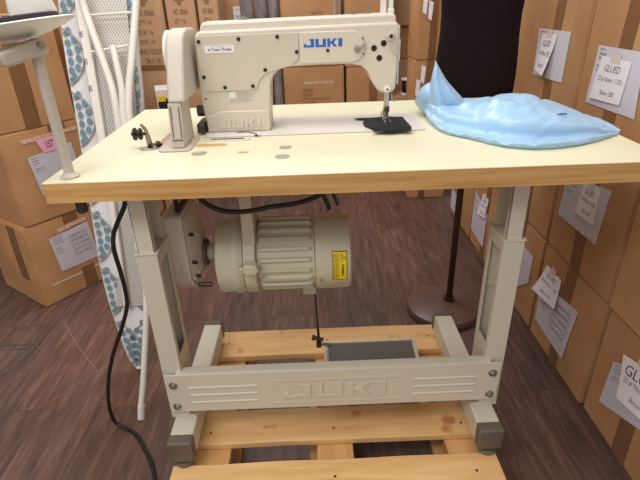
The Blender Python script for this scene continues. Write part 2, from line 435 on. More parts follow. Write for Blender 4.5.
def sheet_label(t, g, quad, note=None, curl=0, side=0, printed=1, notelines=('GLUED', '25 # None 11.02c', 'Below 200'), tapepos=True, big=False):
    mb = MB(); strip(mb, g, quad); f = quadmap(g, quad, .0008)
    mb.mat(1)
    rnd = random.Random(int(abs(quad[0][0]*1e4)))
    if printed:
        lines = ['SHIP TO', 'SEWING SUPPLY', 'WAREHOUSE', 'ORDER NO', 'QTY 1 CTN', 'MADE IN']
        for k in range(6):
            w = rnd.uniform(.12, .24)
            mb_txt = lines[k]
            if printed == 2 or k < 5: put_text(mb, mb_txt, f, .06, .06+w, .92-.07*k-(.06 if k > 2 else 0), .955-.07*k-(.06 if k > 2 else 0))
    if printed == 2:
        for k in range(5): put_text(mb, ['PACKING LIST', 'ITEM DESCRIPTION', 'STYLE COLOUR', 'QUANTITY 24', 'TOTAL WEIGHT'][k], f, .45, .9, .80-.13*k, .85-.13*k)
        for k in range(6):
            a = f(.42, .78-.13*k); 
            strip_pts = [(.42, .775-.13*k), (.95, .775-.13*k), (.95, .77-.13*k), (.42, .77-.13*k)]
            mb.add([f(*p) for p in strip_pts], [(0, 1, 2, 3)])
    lab = mb.build('shipping_label', [M['paper'], M['ink_black']], t, smooth=False)
    if note:
        lift = (lambda u, v: .002+curl*(v**1.6)*(1-.65*abs(u-side))) if curl else (lambda u, v: .0015)
        mb = MB(); strip(mb, g, note, lift=lift, n=8); f = quadmap(g, note, .0007, lift); mb.mat(1)
        put_text(mb, notelines[0], f, .10 if big else .22, .92 if big else .74, .62 if big else .68, .86 if big else .84, -.002, .25, .0)
        put_text(mb, notelines[1], f, .08, .92, .44, .57, -.005, .3, .0)
        put_text(mb, notelines[2], f, .30, .74, .14, .25, -.005, .3, .0)
        mb.build('handwritten_note', [M['paper2'], M['ink']], lab, smooth=False, label='handwritten white note taped over the printed sheet')
        if tapepos:
            (ax, ay), (bx, by) = note[0], note[1]
            mx, my = (ax+bx)/2, (ay+by)/2; dx, dy = (bx-ax)*.16, (by-ay)*.16
            mb = MB(); strip(mb, g, [(mx-dx, my+.012), (mx+dx, my+.012+dy*.3), (mx+dx, my-.012), (mx-dx, my-.012)], lift=lambda u, v: .0028, n=2)
            mb.build('clear_tape', M['clear_tape'], lab, smooth=False)
    return lab

# ---- right hand wall of stacked cartons: faces look at -x
XF = 1.32; RD = .46
def rw(y0, y1, z0, z1, label, tape=True, labq=None, note=None, dx=0, seed=0, rot=0, **kw):
    cy = (y0+y1)/2; w = RD; d = y1-y0-.011; h = z1-z0-.003
    tapes = []
    if tape: tapes = [('-x', -.028, .028, .002, h-.002)]
    t, face = carton(label, (XF+dx+w/2, cy, z0), rot, (w, d, h), 'card_brown', .004, tapes, 'shipping boxes stacked along the right side', seed=seed)
    g = face('-x')
    if labq:
        # face u runs towards the viewer's right = -y
        cv = lambda q: [(y-cy, z-z0) for (y, z) in q]
        gg = lambda a, b, e=0: g(a, b, e+.0009)
        sheet_label(t, gg, cv(labq), cv(note) if note else None, **kw)
    return t
Y = [-.155, .236, .628, 1.012, 1.40, 1.79]
Zs = [FZ, .260, .652, 1.04, 1.43]
# column nearest the camera
rw(Y[0], Y[1], Zs[0], Zs[1], 'floor-level shipping box nearest the camera with a big curling GLUED note', labq=[(.155, .128), (-.03, .262-.03), (-.05, .06), (.165, -.03)],
   note=[(.128, .178), (-.04, .228), (-.06, .085), (.088, .062)], dx=.006, printed=1, curl=.012, big=True, seed=1)
rw(Y[0], Y[1], Zs[1], Zs[2], 'plain brown shipping box second up in the nearest stack on the right edge', dx=-.004, tape=True, seed=2)
rw(Y[0], Y[1], Zs[2], Zs[3], 'taped brown shipping box at the far upper right, third up in the nearest stack', dx=.004, tape=True, seed=3)
# second column
rw(Y[1], Y[2], Zs[0], Zs[1], 'floor-level shipping box with a tilted packing sheet under a folded-out note', labq=[(.600, .118), (.352, .155), (.375, -.052), (.595, -.045)],
   note=[(.585, .192), (.475, .195), (.46, .09), (.60, .085)], printed=2, curl=.03, seed=4)
rw(Y[1], Y[2], Zs[1], Zs[2], 'shipping box just under the table edge with a tilted white sheet and note', labq=[(.572, .530), (.340, .560), (.352, .390), (.588, .385)],
   note=[(.47, .545), (.385, .548), (.378, .44), (.478, .44)], printed=1, curl=.004, seed=5)
rw(Y[1], Y[2], Zs[2], Zs[3], 'shipping box above the table right edge with the large square white sheet', labq=[(.553, .911), (.345, .912), (.325, .757), (.562, .755)],
   note=[(.523, .886), (.385, .886), (.392, .778), (.535, .772)], printed=1, curl=.004, seed=6)
# third column
rw(Y[2], Y[3], Zs[0], Zs[1], 'floor-level shipping box half hidden behind the right table leg', labq=[(.80, .165), (.69, .165), (.69, .05), (.80, -.04)], printed=1, seed=7)
rw(Y[2], Y[3], Zs[1], Zs[2], 'second-tier shipping box glimpsed between table leg and the tilted sheet box', seed=8)
rw(Y[2], Y[3], Zs[2], Zs[3], 'shipping box beside the dark dress form with a lavender-white sheet and curling slip', labq=[(.947, .931), (.722, .934), (.726, .782), (.944, .779)],
   note=[(.915, .915), (.80, .922), (.825, .79), (.92, .80)], printed=1, curl=.02, side=1, seed=9)
# fourth column
rw(Y[3], Y[4], Zs[0], Zs[1], 'floor-level shipping box seen under the table with a white sheet by the dark pole', labq=[(1.40-.01, .165), (1.18, .115), (1.19, -.06), (1.39, -.05)],
   note=[(1.27, .19), (1.19, .19), (1.2, .09), (1.29, .08)], printed=1, curl=.01, seed=10)
rw(Y[3], Y[4], Zs[1], Zs[2], 'second-tier shipping box behind the dress form, fourth stack along the right', seed=11)
rw(Y[3], Y[4], Zs[2], Zs[3], 'upper shipping box just behind the right side of the dark dress form', dx=.01, seed=12)
# fifth column
rw(Y[4], Y[5], Zs[0], Zs[1], 'farthest floor-level shipping box under the table with a small white tag', labq=[(1.78, .02), (1.66, .02), (1.66, -.09), (1.78, -.09)], printed=0, seed=13)
rw(Y[4], Y[5], Zs[1], Zs[2], 'second-tier shipping box in the farthest stack of the right row', seed=14)
rw(Y[4], Y[5], Zs[2], Zs[3], 'upper shipping box in the farthest stack of the right row', seed=15)

# ---- left stack: turned boxes
A = math.atan2(.81, .59)           # direction of the labelled face, running away to the right
C0 = Vector((-.67, .904, 0)); U = Vector((.589, .808, 0)); V = Vector((-.808, .589, 0))
def lbox(c, w, d, z0, h, label, tapes, m='card_tan', da=0, seed=0):
    """c = near corner; w along U, d along V.  local x -> U, local y -> V ; the labelled face is '-y'"""
    u = Vector((math.cos(A+da), math.sin(A+da), 0)); v = Vector((-math.sin(A+da), math.cos(A+da), 0))
    ce = c + u*w/2 + v*d/2
    return carton(label, (ce.x, ce.y, z0), A+da, (w, d, h), m, .006, tapes, 'boxes stacked at the left', seed=seed)
w1 = .40
t, face = lbox(C0, w1, .36, FZ, .374, 'tan box on the floor at left, under the box with the pink note', 
    [('-y', -.03, .035, .30, .372), ('-y', -.2+.19, .05, .002, .11), ('-x', -.12, -.06, .12, .37), ('-y', -.15, .16, .085, .092, 'clear_tape')], seed=21)
g = face('-y'); g2 = lambda a, b, e=0: g(a, b, e+.001)
cv = lambda q: [(a-w1/2, b-FZ) for a, b in q]
sheet_label(t, g2, cv([(.092, .176), (.27, .190), (.285, .01), (.103, .014)]), printed=2)
mb = MB(); strip(mb, g2, cv([(.134, .207), (.271, .217), (.271, .197), (.134, .187)])); mb.build('printed_tape', M['red_tape'], t, smooth=False)
c1 = C0 + U*.022 + V*-.004
w2 = .385
t, face = lbox(c1, w2, .36, FZ+.3745, .372, 'tan box at left with a pink sticky note and white sheet, middle of the stack',
    [('-y', .0, .07, .34, .371)], seed=22)
g = face('-y'); g2 = lambda a, b, e=0: g(a, b, e+.001); Z2 = FZ+.3745
cv = lambda q: [(a-w2/2-.022, b-Z2) for a, b in q]
sheet_label(t, g2, cv([(.105, .524), (.29, .545), (.30, .37), (.121, .364)]), printed=1)
g3 = lambda a, b, e=0: g(a, b, e+.0035)
mb = MB(); strip(mb, g3, cv([(.152, .585), (.240, .585), (.232, .532), (.172, .528)])); mb.mat(1)
f = quadmap(g3, cv([(.152, .585), (.240, .585), (.232, .532), (.172, .528)]), .0009)
put_text(mb, '1/57', f, .3, .75, .25, .8, .01, .3)
mb.build('pink_note', [M['pink'], M['ink']], t, smooth=False, label='pink sticky note with blue handwriting')
mb = MB(); strip(mb, g2, cv([(.10, .595), (.33, .603), (.33, .588), (.10, .578)])); mb.build('printed_tape', M['red_tape'], t, smooth=False)
c2 = C0 - V*.0 - U*.10
t, face = lbox(c2, .445, .36, FZ+.3745+.3725, .40, 'upper tan box at left behind the thread stand pole, sealed with wide tape',
    [('-y', .015, .075, .002, .398)], seed=23)
# taller stack just behind it, at the left of the ironing board
for k, (z, hh, lb) in enumerate([(FZ, .44, 'lower tan box hidden in the rear left stack'), (FZ+.441, .40, 'tan box showing between the left stack and the patterned board'), (FZ+.842, .44, 'topmost tan box of the rear left stack, beside the board top')]):
    carton(lb, (-.64-.01*k, 1.76, z), .06, (.42, .42, hh), 'card_tan', .005, [('-y', -.03, .03, .002, hh-.002)], 'boxes stacked at the left', seed=30+k)
carton('tan box behind the spool tray at the top left corner', (-1.14, 1.80, FZ+.842), -.1, (.42, .42, .44), 'card_tan', .005, [('-y', -.03, .03, .002, .438)], 'boxes stacked at the left', seed=35)
carton('tan box below the top left corner box, behind the left stack', (-1.14, 1.80, FZ+.441), -.1, (.42, .42, .40), 'card_tan', .005, [('-y', -.03, .03, .002, .398)], 'boxes stacked at the left', seed=36)
carton('tan box on the floor at the far left rear', (-1.14, 1.80, FZ), -.1, (.42, .42, .44), 'card_tan', .005, [('-y', -.03, .03, .002, .438)], 'boxes stacked at the left', seed=37)

# ---- background cartons
def printed(t, face, f, lines, a0, a1, z1, dz, m='ink_brown', hgt=.6):
    g = face(f, .0015); mb = MB()
    for k, (s, u0, u1) in enumerate(lines):
        put_text(mb, s, lambda u, v: g(u, v), a0+(a1-a0)*u0, a0+(a1-a0)*u1, z1-dz*(k+hgt), z1-dz*k, .01)
    return mb.build('printed_text', M[m], t, smooth=False)
TX = [('NO 8066', .15, .85), ('QTY 1/6', .15, .7), ('G.W. 16', .15, .7), ('N.W. 1/4', .15, .7), ('MEAS 420X300', 0, 1), ('CM X CM', .2, .8)]
# tall upright cartons left of the machine
for k, (x, y, w, h, rz, lb) in enumerate([(-.422, 2.36, .205, 1.36, 0, 'tall printed carton standing left of the machine, next to the white board legs'),
                                      (-.220, 2.37, .165, 1.34, 0, 'tall printed carton standing second from the ironing board'),
                                      (-.065, 2.385, .115, 1.36, 0, 'narrow tall printed carton standing behind the machine belt cover')]):
    z0 = FZ
    t, face = carton(lb, (x, y, z0), rz, (w, .27, h), 'card_pale', .003, [('-y', -w/2+.002, w/2-.002, .80, .83, 'tape'), ('-y', -.012, .012, 1.26, h-.002, 'clear_tape')], 'tall cartons behind the machine', name='tall_carton', seed=40+k)
    printed(t, face, '-y', TX, -w*.36, w*.36, 1.13, .052)
    g = face('-y', .0015); mb = MB()
    for zz in (1.17,):
        q = [(-.03, zz), (0, zz+.045), (.03, zz), (.012, zz), (.012, zz-.02), (-.012, zz-.02), (-.012, zz)]
        n = len(q); mb.add([g(a, b) for a, b in q], [tuple(range(n))])
    mb.build('printed_arrow', M['ink_brown'], t, smooth=False)
# back row, stacked three high
def bk(x, y, z, w, h, label, m='card_brown', tp=True, rz=0, d=.40, seed=0, off=0):
    return carton(label, (x, y, z), rz, (w, d, h), m, .005, [('-y', off-.025, off+.025, .002, h-.002)] if tp else [], 'cartons stacked along the back', seed=seed)
# under/behind: wide base boxes keep every stack standing on the floor
t, f_ = bk(.535, 2.43, FZ, .372, .40, 'floor-level brown carton in the back row under the printed carton', tp=False, seed=50, d=.36)
t, f_ = bk(.535, 2.43, FZ+.401, .372, .385, 'brown carton with printed lines seen under the machine arm', tp=False, seed=51, d=.36)
printed(t, f_, '-y', [('MANUFACTURED IN', 0, 1.0)], -.06, .12, .30, .03, 'clear_tape')
printed(t, f_, '-y', [('MADE IN', .0, .30), ('CARTON', .0, .3), ('STYLE COLOUR NO', .0, .8), ('QTY EACH', 0, .45), ('G.W.   KG   LB', 0, .7), ('N.W.   KG   LB', 0, .7), ('CM    X    CM', 0, .7)], -.07, .13, .255, .026, 'ink_brown')
t, f_ = bk(.52, 2.43, FZ+.787, .33, .42, 'brown carton with printed lines in the back row above the machine arm', tp=False, seed=52, d=.36)
printed(t, f_, '-y', [('MADE IN', .2, .6), ('SEWING SUPPLIES', .1, .9)], -.02, .14, .305, .025)
t, f_ = bk(.872, 2.43, FZ, .27, .42, 'floor-level carton in the back row behind the machine head', seed=53, d=.36)
t, f_ = bk(.872, 2.43, FZ+.421, .27, .355, 'taped carton in the back row left of the needle', seed=54, off=.03, d=.36)
t, f_ = bk(.868, 2.43, FZ+.777, .28, .23, 'low wide carton behind the blue logo, back row', m='card_pale', tp=True, seed=55, d=.36)
t, f_ = bk(.868, 2.43, FZ+1.008, .28, .34, 'top carton behind the thread guide pin, back row', m='card_brown', tp=False, seed=56, d=.36)
t, f_ = bk(1.095, 2.36, FZ, .15, .30, 'narrow floor carton beside the row end', tp=False, seed=57, d=.20)
t, f_ = bk(1.095, 2.36, FZ+.301, .16, .29, 'small brown carton at the back holding the black spool', m='card_pale', tp=False, seed=58, d=.20)
t, f_ = bk(1.16, 2.64, FZ, .27, .78, 'tall brown carton behind the small spool carton', m='card_pale', tp=False, seed=59, d=.3)
t, f_ = bk(1.16, 2.65, FZ+.781, .27, .20, 'shallow carton on the tall carton, right of the machine head', m='card_brown', tp=False, seed=60, d=.26)
t, f_ = bk(1.16, 2.64, FZ+.982, .26, .36, 'top carton of the stack right of the machine head', m='card_pale', tp=False, seed=61, d=.3)
# end stack with hanging tags, left of dress form
for k, (z, h, lb) in enumerate([(FZ, .43, 'floor carton of the tagged stack at the aisle end'), (FZ+.431, .40, 'carton with small white tags, just behind the blue bag tip'), (FZ+.832, .50, 'tall carton with a hanging white tag at the aisle end')]):
    t, face = carton(lb, (1.220, 2.11, z), .03*(k-1)+.01, (.23, .22, h), 'card_tan', .008, [('-y', -.05, -.01, .002, h-.002)], 'cartons at the aisle end', seed=70+k)
    if k:
        for (a, b, q) in ([(-.096, .30, .04), (-.070, .375, .04)] if k == 1 else [(-.085, .33, .045), (-.055, .30, .05)]):
            g = face('-y', .0025); mb = MB()
            strip(mb, lambda x, y, e=0: g(x, y, e), [(a-.008, b), (a+.016, b-.01), (a+.006, b-.10), (a-.014, b-.085)], lift=lambda u, v: .012*v, n=4)
            mb.build('hanging_tag', M['paper2'], t, smooth=False)
# labelled carton behind, left of grey rolls
t, face = bk(.10, 2.75, FZ, .44, .55, 'floor carton below the carton with a white sheet', seed=62)
t, face = bk(.10, 2.75, FZ+.551, .44, .72, 'brown carton with a small white sheet, behind the machine cover', m='card_brown', tp=True, seed=63, off=.12)
g = face('-y', .002)
mb = MB(); strip(mb, g, [(-.06, .575), (.05, .575), (.05, .48), (-.06, .48)]); mb.mat(1); f = quadmap(g, [(-.06, .575), (.05, .575), (.05, .48), (-.06, .48)], .001)
put_text(mb, 'SHIP TO', f, .1, .5, .75, .85); put_text(mb, '4 2 6', f, .5, .9, .35, .5); put_text(mb, 'ORDER', f, .1, .4, .35, .45)
mb.build('shipping_label', [M['paper2'], M['ink_black']], t, smooth=False)
g = face('-y', .002); mb = MB(); strip(mb, g, [(.12, .61), (.17, .6), (.16, .50), (.125, .51)]); mb.build('clear_tape', M['clear_tape'], t, smooth=False)
# black strap loop hanging
o = MB().tube(catmull([(-.145, -.2075, .70), (-.20, -.2075, .63), (-.215, -.2075, .58), (-.20, -.2075, .50), (-.17, -.2075, .47), (-.145, -.2075, .50), (-.14, -.2075, .60), (-.145, -.2075, .69)]), .005).build('strap_loop', M['black'], t)

# grey wrapped rolls
for k, (x, y, r, top, lb) in enumerate([(.145, 2.40, .043, 1.27, 'leftmost crinkled grey wrapped roll standing behind the machine'), (.236, 2.40, .040, 1.25, 'middle grey wrapped fabric roll behind the machine'), (.312, 2.31, .030, 1.27, 'rightmost grey wrapped roll beside the printed carton, seen under the arm too')]):
    prof = [(r*.9, 0)]+[(r*(1+.06*math.sin(i*2.1+k)), .02+(top-.04)*i/24) for i in range(25)]+[(r*.9, top)]
    o = MB().lathe(prof, (0, 0, 0), n=28).build('fabric_roll', M['roll'], loc=(x, y, FZ)); tag(o, lb, 'fabric roll', 'grey wrapped rolls')
# spool of black thread on small carton
t = thing('thread_spool', 'black thread spool with pale ends on the small carton at the back', 'thread spool', (1.130, 2.32, FZ+.5915))
MB().lathe([(.030, .008), (.034, .02), (.034, .075), (.030, .087)], (0, 0, 0)).build('thread', M['black'], t)
MB().lathe([(.042, 0), (.042, .007), (.026, .009)], (0, 0, 0)).build('end_flange', M['paper2'], t)
MB().lathe([(.026, .086), (.042, .088), (.042, .096), (.012, .097)], (0, 0, 0)).build('end_flange', M['paper2'], t)
# small white appliance carton with yellow label behind the table corner
t = thing('small_box', 'small white box with a yellow label behind the machine belt cover', 'box', (-.345, 2.09, FZ), .30)
# it stands on a crate
carton('brown carton standing on the floor behind the table, under the small white box', (-.345, 2.09, FZ), .15, (.20, .20, .52), 'card_brown', .004, [], 'cartons behind the table', seed=80)
t.location = (-.345, 2.09, FZ+.5215)
MB().box(-.055, .055, -.09, .09, 0, .20).build('box_body', M['white_plastic'], t, bevel=.003)
mb = MB().box(-.048, .048, -.0915, -.0903, .015, .15); mb.build('front_panel', M['black'], t)
mb = MB().box(-.048, -.005, -.0930, -.0918, .135, .165).build('yellow_label', M['yellow'], t)

# ------------------------------------------------------------------ pallet
t = thing('wooden_pallet', 'pale pine pallet carrying the machine stand', 'pallet', (.54, .02, FZ))
def board(x0, x1, y0, y1, z0, z1, name, m, seed):
    bm = bmesh.new(); bmesh.ops.create_cube(bm, size=1)
    for v in bm.verts: v.co = Vector((x0+(x1-x0)*(v.co.x+.5), y0+(y1-y0)*(v.co.y+.5), z0+(z1-z0)*(v.co.z+.5)))
    lng = [e for e in bm.edges if e.calc_length() > .2]
    if lng: bmesh.ops.subdivide_edges(bm, edges=lng, cuts=16, use_grid_fill=True)
    for v in bm.verts:
        n1 = noise.noise(Vector((v.co.x*6+seed, v.co.y*3, seed)))
        if name == 'deck_board': v.co.y += n1*.004
        else: v.co.x += n1*.003
    me = bpy.data.meshes.new(name); bm.to_mesh(me); bm.free(); me.materials.append(M[m])
    o = bpy.data.objects.new(name, me); COL.objects.link(o); o.parent = t
    b = o.modifiers.new('Bevel', 'BEVEL'); b.width = .0018; b.segments = 1; b.limit_method = 'ANGLE'
    return o
for k, (a, b) in enumerate([(.392, .527), (.042, .156), (-.14, -.019), (-.33, -.20), (-.49, -.39)]):
    board(.125+.006*(k % 2), .957-.004*(k % 3), a, b, -.020, 0, 'deck_board', 'pine', k*3.1)
for k, (a, b) in enumerate([(.135, .262), (.492, .588), (.835, .945)]):
    board(a, b, -.485, .52, -.041, -.0212, 'stringer_board', 'pine_y', k*2.3+9)
    for y in (-.43, .02, .42):
        MB().box(a+.008, b-.008, y-.06, y+.06, -.0985, -.0422).build('block', M['pine_y'], t, bevel=.002, smooth=False)
for k, (a, b) in enumerate([(.155, .275), (.47, .585), (.82, .925)]):
    board(a, b, -.485, .52, -.1195, -.0998, 'bottom_board', 'pine_y', k*4+3)
# nail heads
mb = MB()
for y in (.08, -.07, .46):
    for x in (.20, .535, .885):
        mb.cyl((x+.004*math.sin(y*90), y, -.0005), (x+.004*math.sin(y*90), y, .0008), .0035, n=8)
mb.build('nail_heads', M['dark_steel'], t)
rebase(t)

# ------------------------------------------------------------------ machine stand and table
t = thing('machine_stand', 'pale grey-green metal machine stand with an embossed cross beam, on the pallet', 'machine stand', (.54, .22, 0))
FT = .083
def sidewall(cx, s):
    """s=+1: inner side looks +x (left leg)"""
    fx = .153 if s > 0 else .929
    # foot bar
    f = MB().prism([(-.016, .016), (.468, .016), (.468, FT-.003), (-.016, FT)], fx-.029, fx+.029, 'yz').build('foot_bar', M['stand'], t, bevel=.004)
    for (y0, y1) in ((-.028, .004), (.462, .478)):
        MB().box(fx-.0315, fx+.0315, y0, y1, .020, FT+.0025).build('end_cap', M['grey_cap'], f, bevel=.005, label='grey-brown plastic end cap')
    for y in (-.006, .45):
        MB().lathe([(.023, .0005), (.025, .006), (.021, .012), (.007, .013), (.007, .0195)], (fx, y, 0)).build('levelling_foot', M['grey_cap'], f)
    # outer upright: a C channel whose web has a long window; front flange faces the viewer
    xo, xi = (cx-.0235, cx+.0235)
    y0, y1 = .062, .152; z0, z1 = FT+.001, .565
    web = xi if s > 0 else xo
    mb = MB()
    mb.box(xo, xi, y0, y0+.004, z0, z1)                        # front flange
    mb.box(xo, xi, y1-.004, y1, z0, z1)                        # rear flange
    a, b = (web-.004, web) if s > 0 else (web, web+.004)
    mb.box(a, b, y0+.004, y0+.016, z0, z1)
    mb.box(a, b, y1-.016, y1-.004, z0, z1)
    mb.box(a, b, y0+.016, y1-.016, z0, z0+.19); mb.box(a, b, y0+.016, y1-.016, z1-.03, z1)
    c, d = (xo, xo+.004) if s > 0 else (xi-.004, xi)
    mb.box(c, d, y0+.004, y1-.004, z0, z1)
    u = mb.build('upright', M['stand'], t, bevel=.0015, smooth=False)
    MB().box(xo-.0025, xi+.0025, y0-.0025, y1+.0025, .5655, .5695).build('collar', M['stand'], u, bevel=.0015, smooth=False)
    mb = MB()
    for z in (.33, .45): 
        xx = (xo+.0045) if s > 0 else (xi-.0045)
        mb.cyl((xx, .112, z), (xx+.006*s, .112, z), .006, n=6)
    mb.build('bolt', M['dark_steel'], u)
    # inner sliding section
    mb = MB(); q = .005
    mb.box(xo+q, xi-q, y0+q, y0+q+.003, .40, .7155).box(xo+q, xi-q, y1-q-.003, y1-q, .40, .7155)
    if s > 0: mb.box(xo+q, xo+q+.003, y0+q, y1-q, .40, .7155); mb.box(xi-q-.003, xi-q, y0+q, y0+q+.014, .40, .7155)
    else: mb.box(xi-q-.003, xi-q, y0+q, y1-q, .40, .7155); mb.box(xo+q, xo+q+.003, y0+q, y0+q+.014, .40, .7155)
    mb.build('sliding_section', M['stand'], t, bevel=.001, smooth=False)
    # support bar under the top
    MB().box(cx-.02, cx+.02, .155, .50, .690, .7165).build('top_bracket', M['stand'], t, bevel=.002, smooth=False)
    # foot saddle
    MB().box(min(cx, fx)-.024, max(cx, fx)+.024, y0+.001, y1-.001, FT-.0015, FT+.006).build('saddle_plate', M['stand'], t, bevel=.001, smooth=False)
sidewall(.140, 1); sidewall(.944, -1)
# cross beam: front face with embossing, top and bottom flanges
z0, z1 = .115, .237
mb = MB(); mb.box(.122, .958, .0480, .0515, z0, z1)
mb.box(.150, .932, .0515, .078, z1-.0035, z1).box(.150, .932, .0515, .072, z0, z0+.0035)
beam = mb.build('cross_beam', M['stand'], t, bevel=.0025, smooth=True)
mb = MB()
for (a, b) in ((.178, .352), (.738, .90)):
    for z in (.146, .170, .194):
        mb.add(*(lambda n=10: ([(x, y, z+dz) for (x, y, dz) in [(a, .0479, -.004), (b, .0479, -.004), (b, .0479, .004), (a, .0479, .004), (a+.004, .0455, -.0012), (b-.004, .0455, -.0012), (b-.004, .0455, .0012), (a+.004, .0455, .0012)]],
            [(0, 1, 5, 4), (1, 2, 6, 5), (2, 3, 7, 6), (3, 0, 4, 7), (4, 5, 6, 7)]))())
# rim of the letter panel
for (a, b, z) in ((.388, .705, .207), (.388, .705, .134)):
    mb.box(a, b, .0462, .0479, z-.0018, z+.0018)
mb.build('embossed_ribs', M['stand'], beam)
mb = MB(); logo(mb, .414, .672,   .149, .194, .0479, .0030); mb.build('embossed_lettering', M['stand'], beam, bevel=.0012, smooth=False)
for x in (.142, .938):
    for z in (.135, .205):
        mb = MB(); mb.cyl((x, .0479, z), (x, .0462, z), .0105).cyl((x, .0462, z), (x, .0405, z), .0068, n=6).cyl((x, .0405, z), (x, .0385, z), .003)
        mb.build('bolt', M['steel'], beam, label='shiny hex bolt and washer')
rebase(t)

# foot pedal
t = thing('foot_pedal', 'grey foot pedal with ribbed rubber mat hung behind the cross beam', 'foot pedal', (.662, .25, .06))
tilt = Matrix.Translation((.662, .245, .090)) @ Matrix.Rotation(math.radians(9), 4, 'X')
mb = MB(); mb.box(-.140, .140, -.075, .075, -.008, 0, tilt)
for a in (('x', -.140), ('x', .132)): mb.box(a[1], a[1]+.008, -.075, .075, 0, .006, tilt)
mb.box(-.132, .132, .067, .075, 0, .006, tilt)
mb.build('pedal_frame', M['stand'], t, bevel=.002)
mb = MB(); mb.box(-.128, .128, -.072, .064, .0005, .005, tilt)
for k in range(22): mb.box(-.126+k*.0117, -.121+k*.0117, -.070, .062, .0051, .0066, tilt)
mb.build('rubber_mat', M['rubber_mat'], t, smooth=False)
MB().box(-.09, .09, -.008, .008, -.045, -.030, Matrix.Translation((.662, .245, .090))).build('pivot_bar', M['stand'], t, bevel=.002)
MB().cyl((.507, .29, .121), (.540, .285, .121), .004).cyl((.507, .29, .112), (.507, .29, .133), .008).build('rod_joint', M['dark_steel'], t)
rebase(t)

# table top
t = thing('table_top', 'cream laminate table top with a golden oak edge, holding the sewing machine', 'table', (.6, .33, H-.04))
def rr(x0, x1, y0, y1, r, n=6):
    out = []
    for cx, cy, a in ((x1-r, y0+r, -PI/2), (x1-r, y1-r, 0), (x0+r, y1-r, PI/2), (x0+r, y0+r, PI)):
        for k in range(n+1): out.append((cx+r*math.cos(a+k*PI/2/n), cy+r*math.sin(a+k*PI/2/n)))
    return out
P = rr(-.003, 1.2, 0, .661, .006)
MB().prism(P, H-.040, H-.0012, 'xy').build('table_edge', M['edge_wood'], t, smooth=True)
P2 = rr(-.0022, 1.1992, .0008, .6602, .0055)
MB().prism(P2, H-.0012, H, 'xy').build('laminate', M['laminate'], t, smooth=False)
# openings plugged flush: wood slot, chrome plugs
mb = MB(); mb.prism(rr(.243, .314, .216, .238, .0105), H, H+.0006, 'xy'); mb.build('wood_slot', M['edge_wood'], t, smooth=False, label='long bare wood slot cut in the laminate')
for x, y, rx in ((.2625, .162, .0165), (.450, .186, .014), (.446, .117, .016)):
    mb = MB(); mb.lathe([(rx, 0), (rx, .001), (rx*.8, .0013), (rx*.75, .0004)], (x, y, H), sy=1.0); mb.build('chrome_plug', M['plug'], t)
q = [(.345, .165), (.372, .165), (.368, .156), (.3585, .152), (.349, .156)]
MB().prism(q, H, H+.0006, 'xy').build('wood_notch', M['edge_wood'], t, smooth=False)
MB().prism([(.147, .255), (.163, .252), (.163, .36), (.150, .36)], H, H+.0006, 'xy').build('wood_strip', mat('brown_slot', srgb(176, 150, 132), .6), t, smooth=False, label='narrow brown cut-out strip in the laminate')
rebase(t)
t = thing('bed_slot_cover', 'pale metal slotted strip lying in front of the machine bed', 'metal strip', (.31, .268, H))
MB().prism(rr(-.055, .055, -.012, .012, .011), 0, .0025, 'xy').build('strip_plate', M['bed'], t, bevel=.0006)
MB().prism(rr(-.04, .04, -.004, .004, .0038), .0026, .0032, 'xy').build('strip_groove', M['dark_steel'], t, smooth=False)
o = MB().tube(catmull([(.325, .318, .0), (.345, .322, 0), (.365, .312, 0), (.378, .29, 0), (.372, .282, 0), (.388, .278, 0)]), .0011, 6).build('thread_scrap', M['ink_black'], loc=(0, 0, H+.0040)); tag(o, 'short dark thread scrap curling at the front edge of the machine bed', 'thread')

# ------------------------------------------------------------------ sewing machine
t = thing('sewing_machine', 'off-white industrial sewing machine with a blue logo, set in the table', 'sewing machine', (.5, .38, H))
bed = MB().prism(rr(.249, .786, .290, .470, .010), H+.0005, H+.0032, 'xy').build('bed', M['bed'], t, bevel=.0008)
MB().box(.715, .7185, .30, .462, H+.0034, H+.0037).box(.742, .743, .296, .30, H+.0034, H+.0037).build('slide_plate_gap', M['dark_steel'], bed, smooth=False)
arm = [(.252, H+.0035), (.250, .793), (.246, .83), (.246, .91), (.248, .954), (.250, .984), (.258, .992), (.712, .998), (.720, .992), (.719, .905), (.716, .850), (.708, .842), (.683, .842), (.672, .849), (.658, .872), (.648, .893), (.632, .906), (.61, .911), (.535, .912), (.453, .909), (.436, .903), (.422, .890), (.4155, .872), (.412, .82), (.409, .79), (.410, H+.0035)]
a = MB().prism(arm, .335, .430, 'xz').build('arm', M['machine'], t, bevel=.005, seg=3)
MB().prism([(.258, .985), (.262, 1.004), (.270, 1.010), (.705, 1.016), (.714, 1.012), (.716, .990)], .350, .424, 'xz').build('top_cover', M['machine'], t, bevel=.006, seg=3)
# face plate on the needle end
MB().prism([(.350, .858), (.415, .858), (.418, .99), (.352, .99)], .7205, .7245, 'yz').build('face_plate', M['white_plastic'], t, bevel=.0015)
MB().box(.7252, .7282, .36, .40, .91, .96).build('side_cover', M['white_plastic'], t, bevel=.002)
# column foot block with embossed lettering
fb = MB().prism([(.2535, H+.0036), (.4085, H+.0036), (.4085, .806), (.398, .812), (.285, .812), (.272, .804), (.258, .803), (.2535, .80)], .3305, .3365, 'xz').build('column_foot', M['machine'], t, bevel=.0025, seg=2)
mb = MB(); logo(mb, .284, .386, .7715, .7925, .3303, .0022); mb.build('embossed_lettering', M['machine'], fb, bevel=.0005, smooth=False)
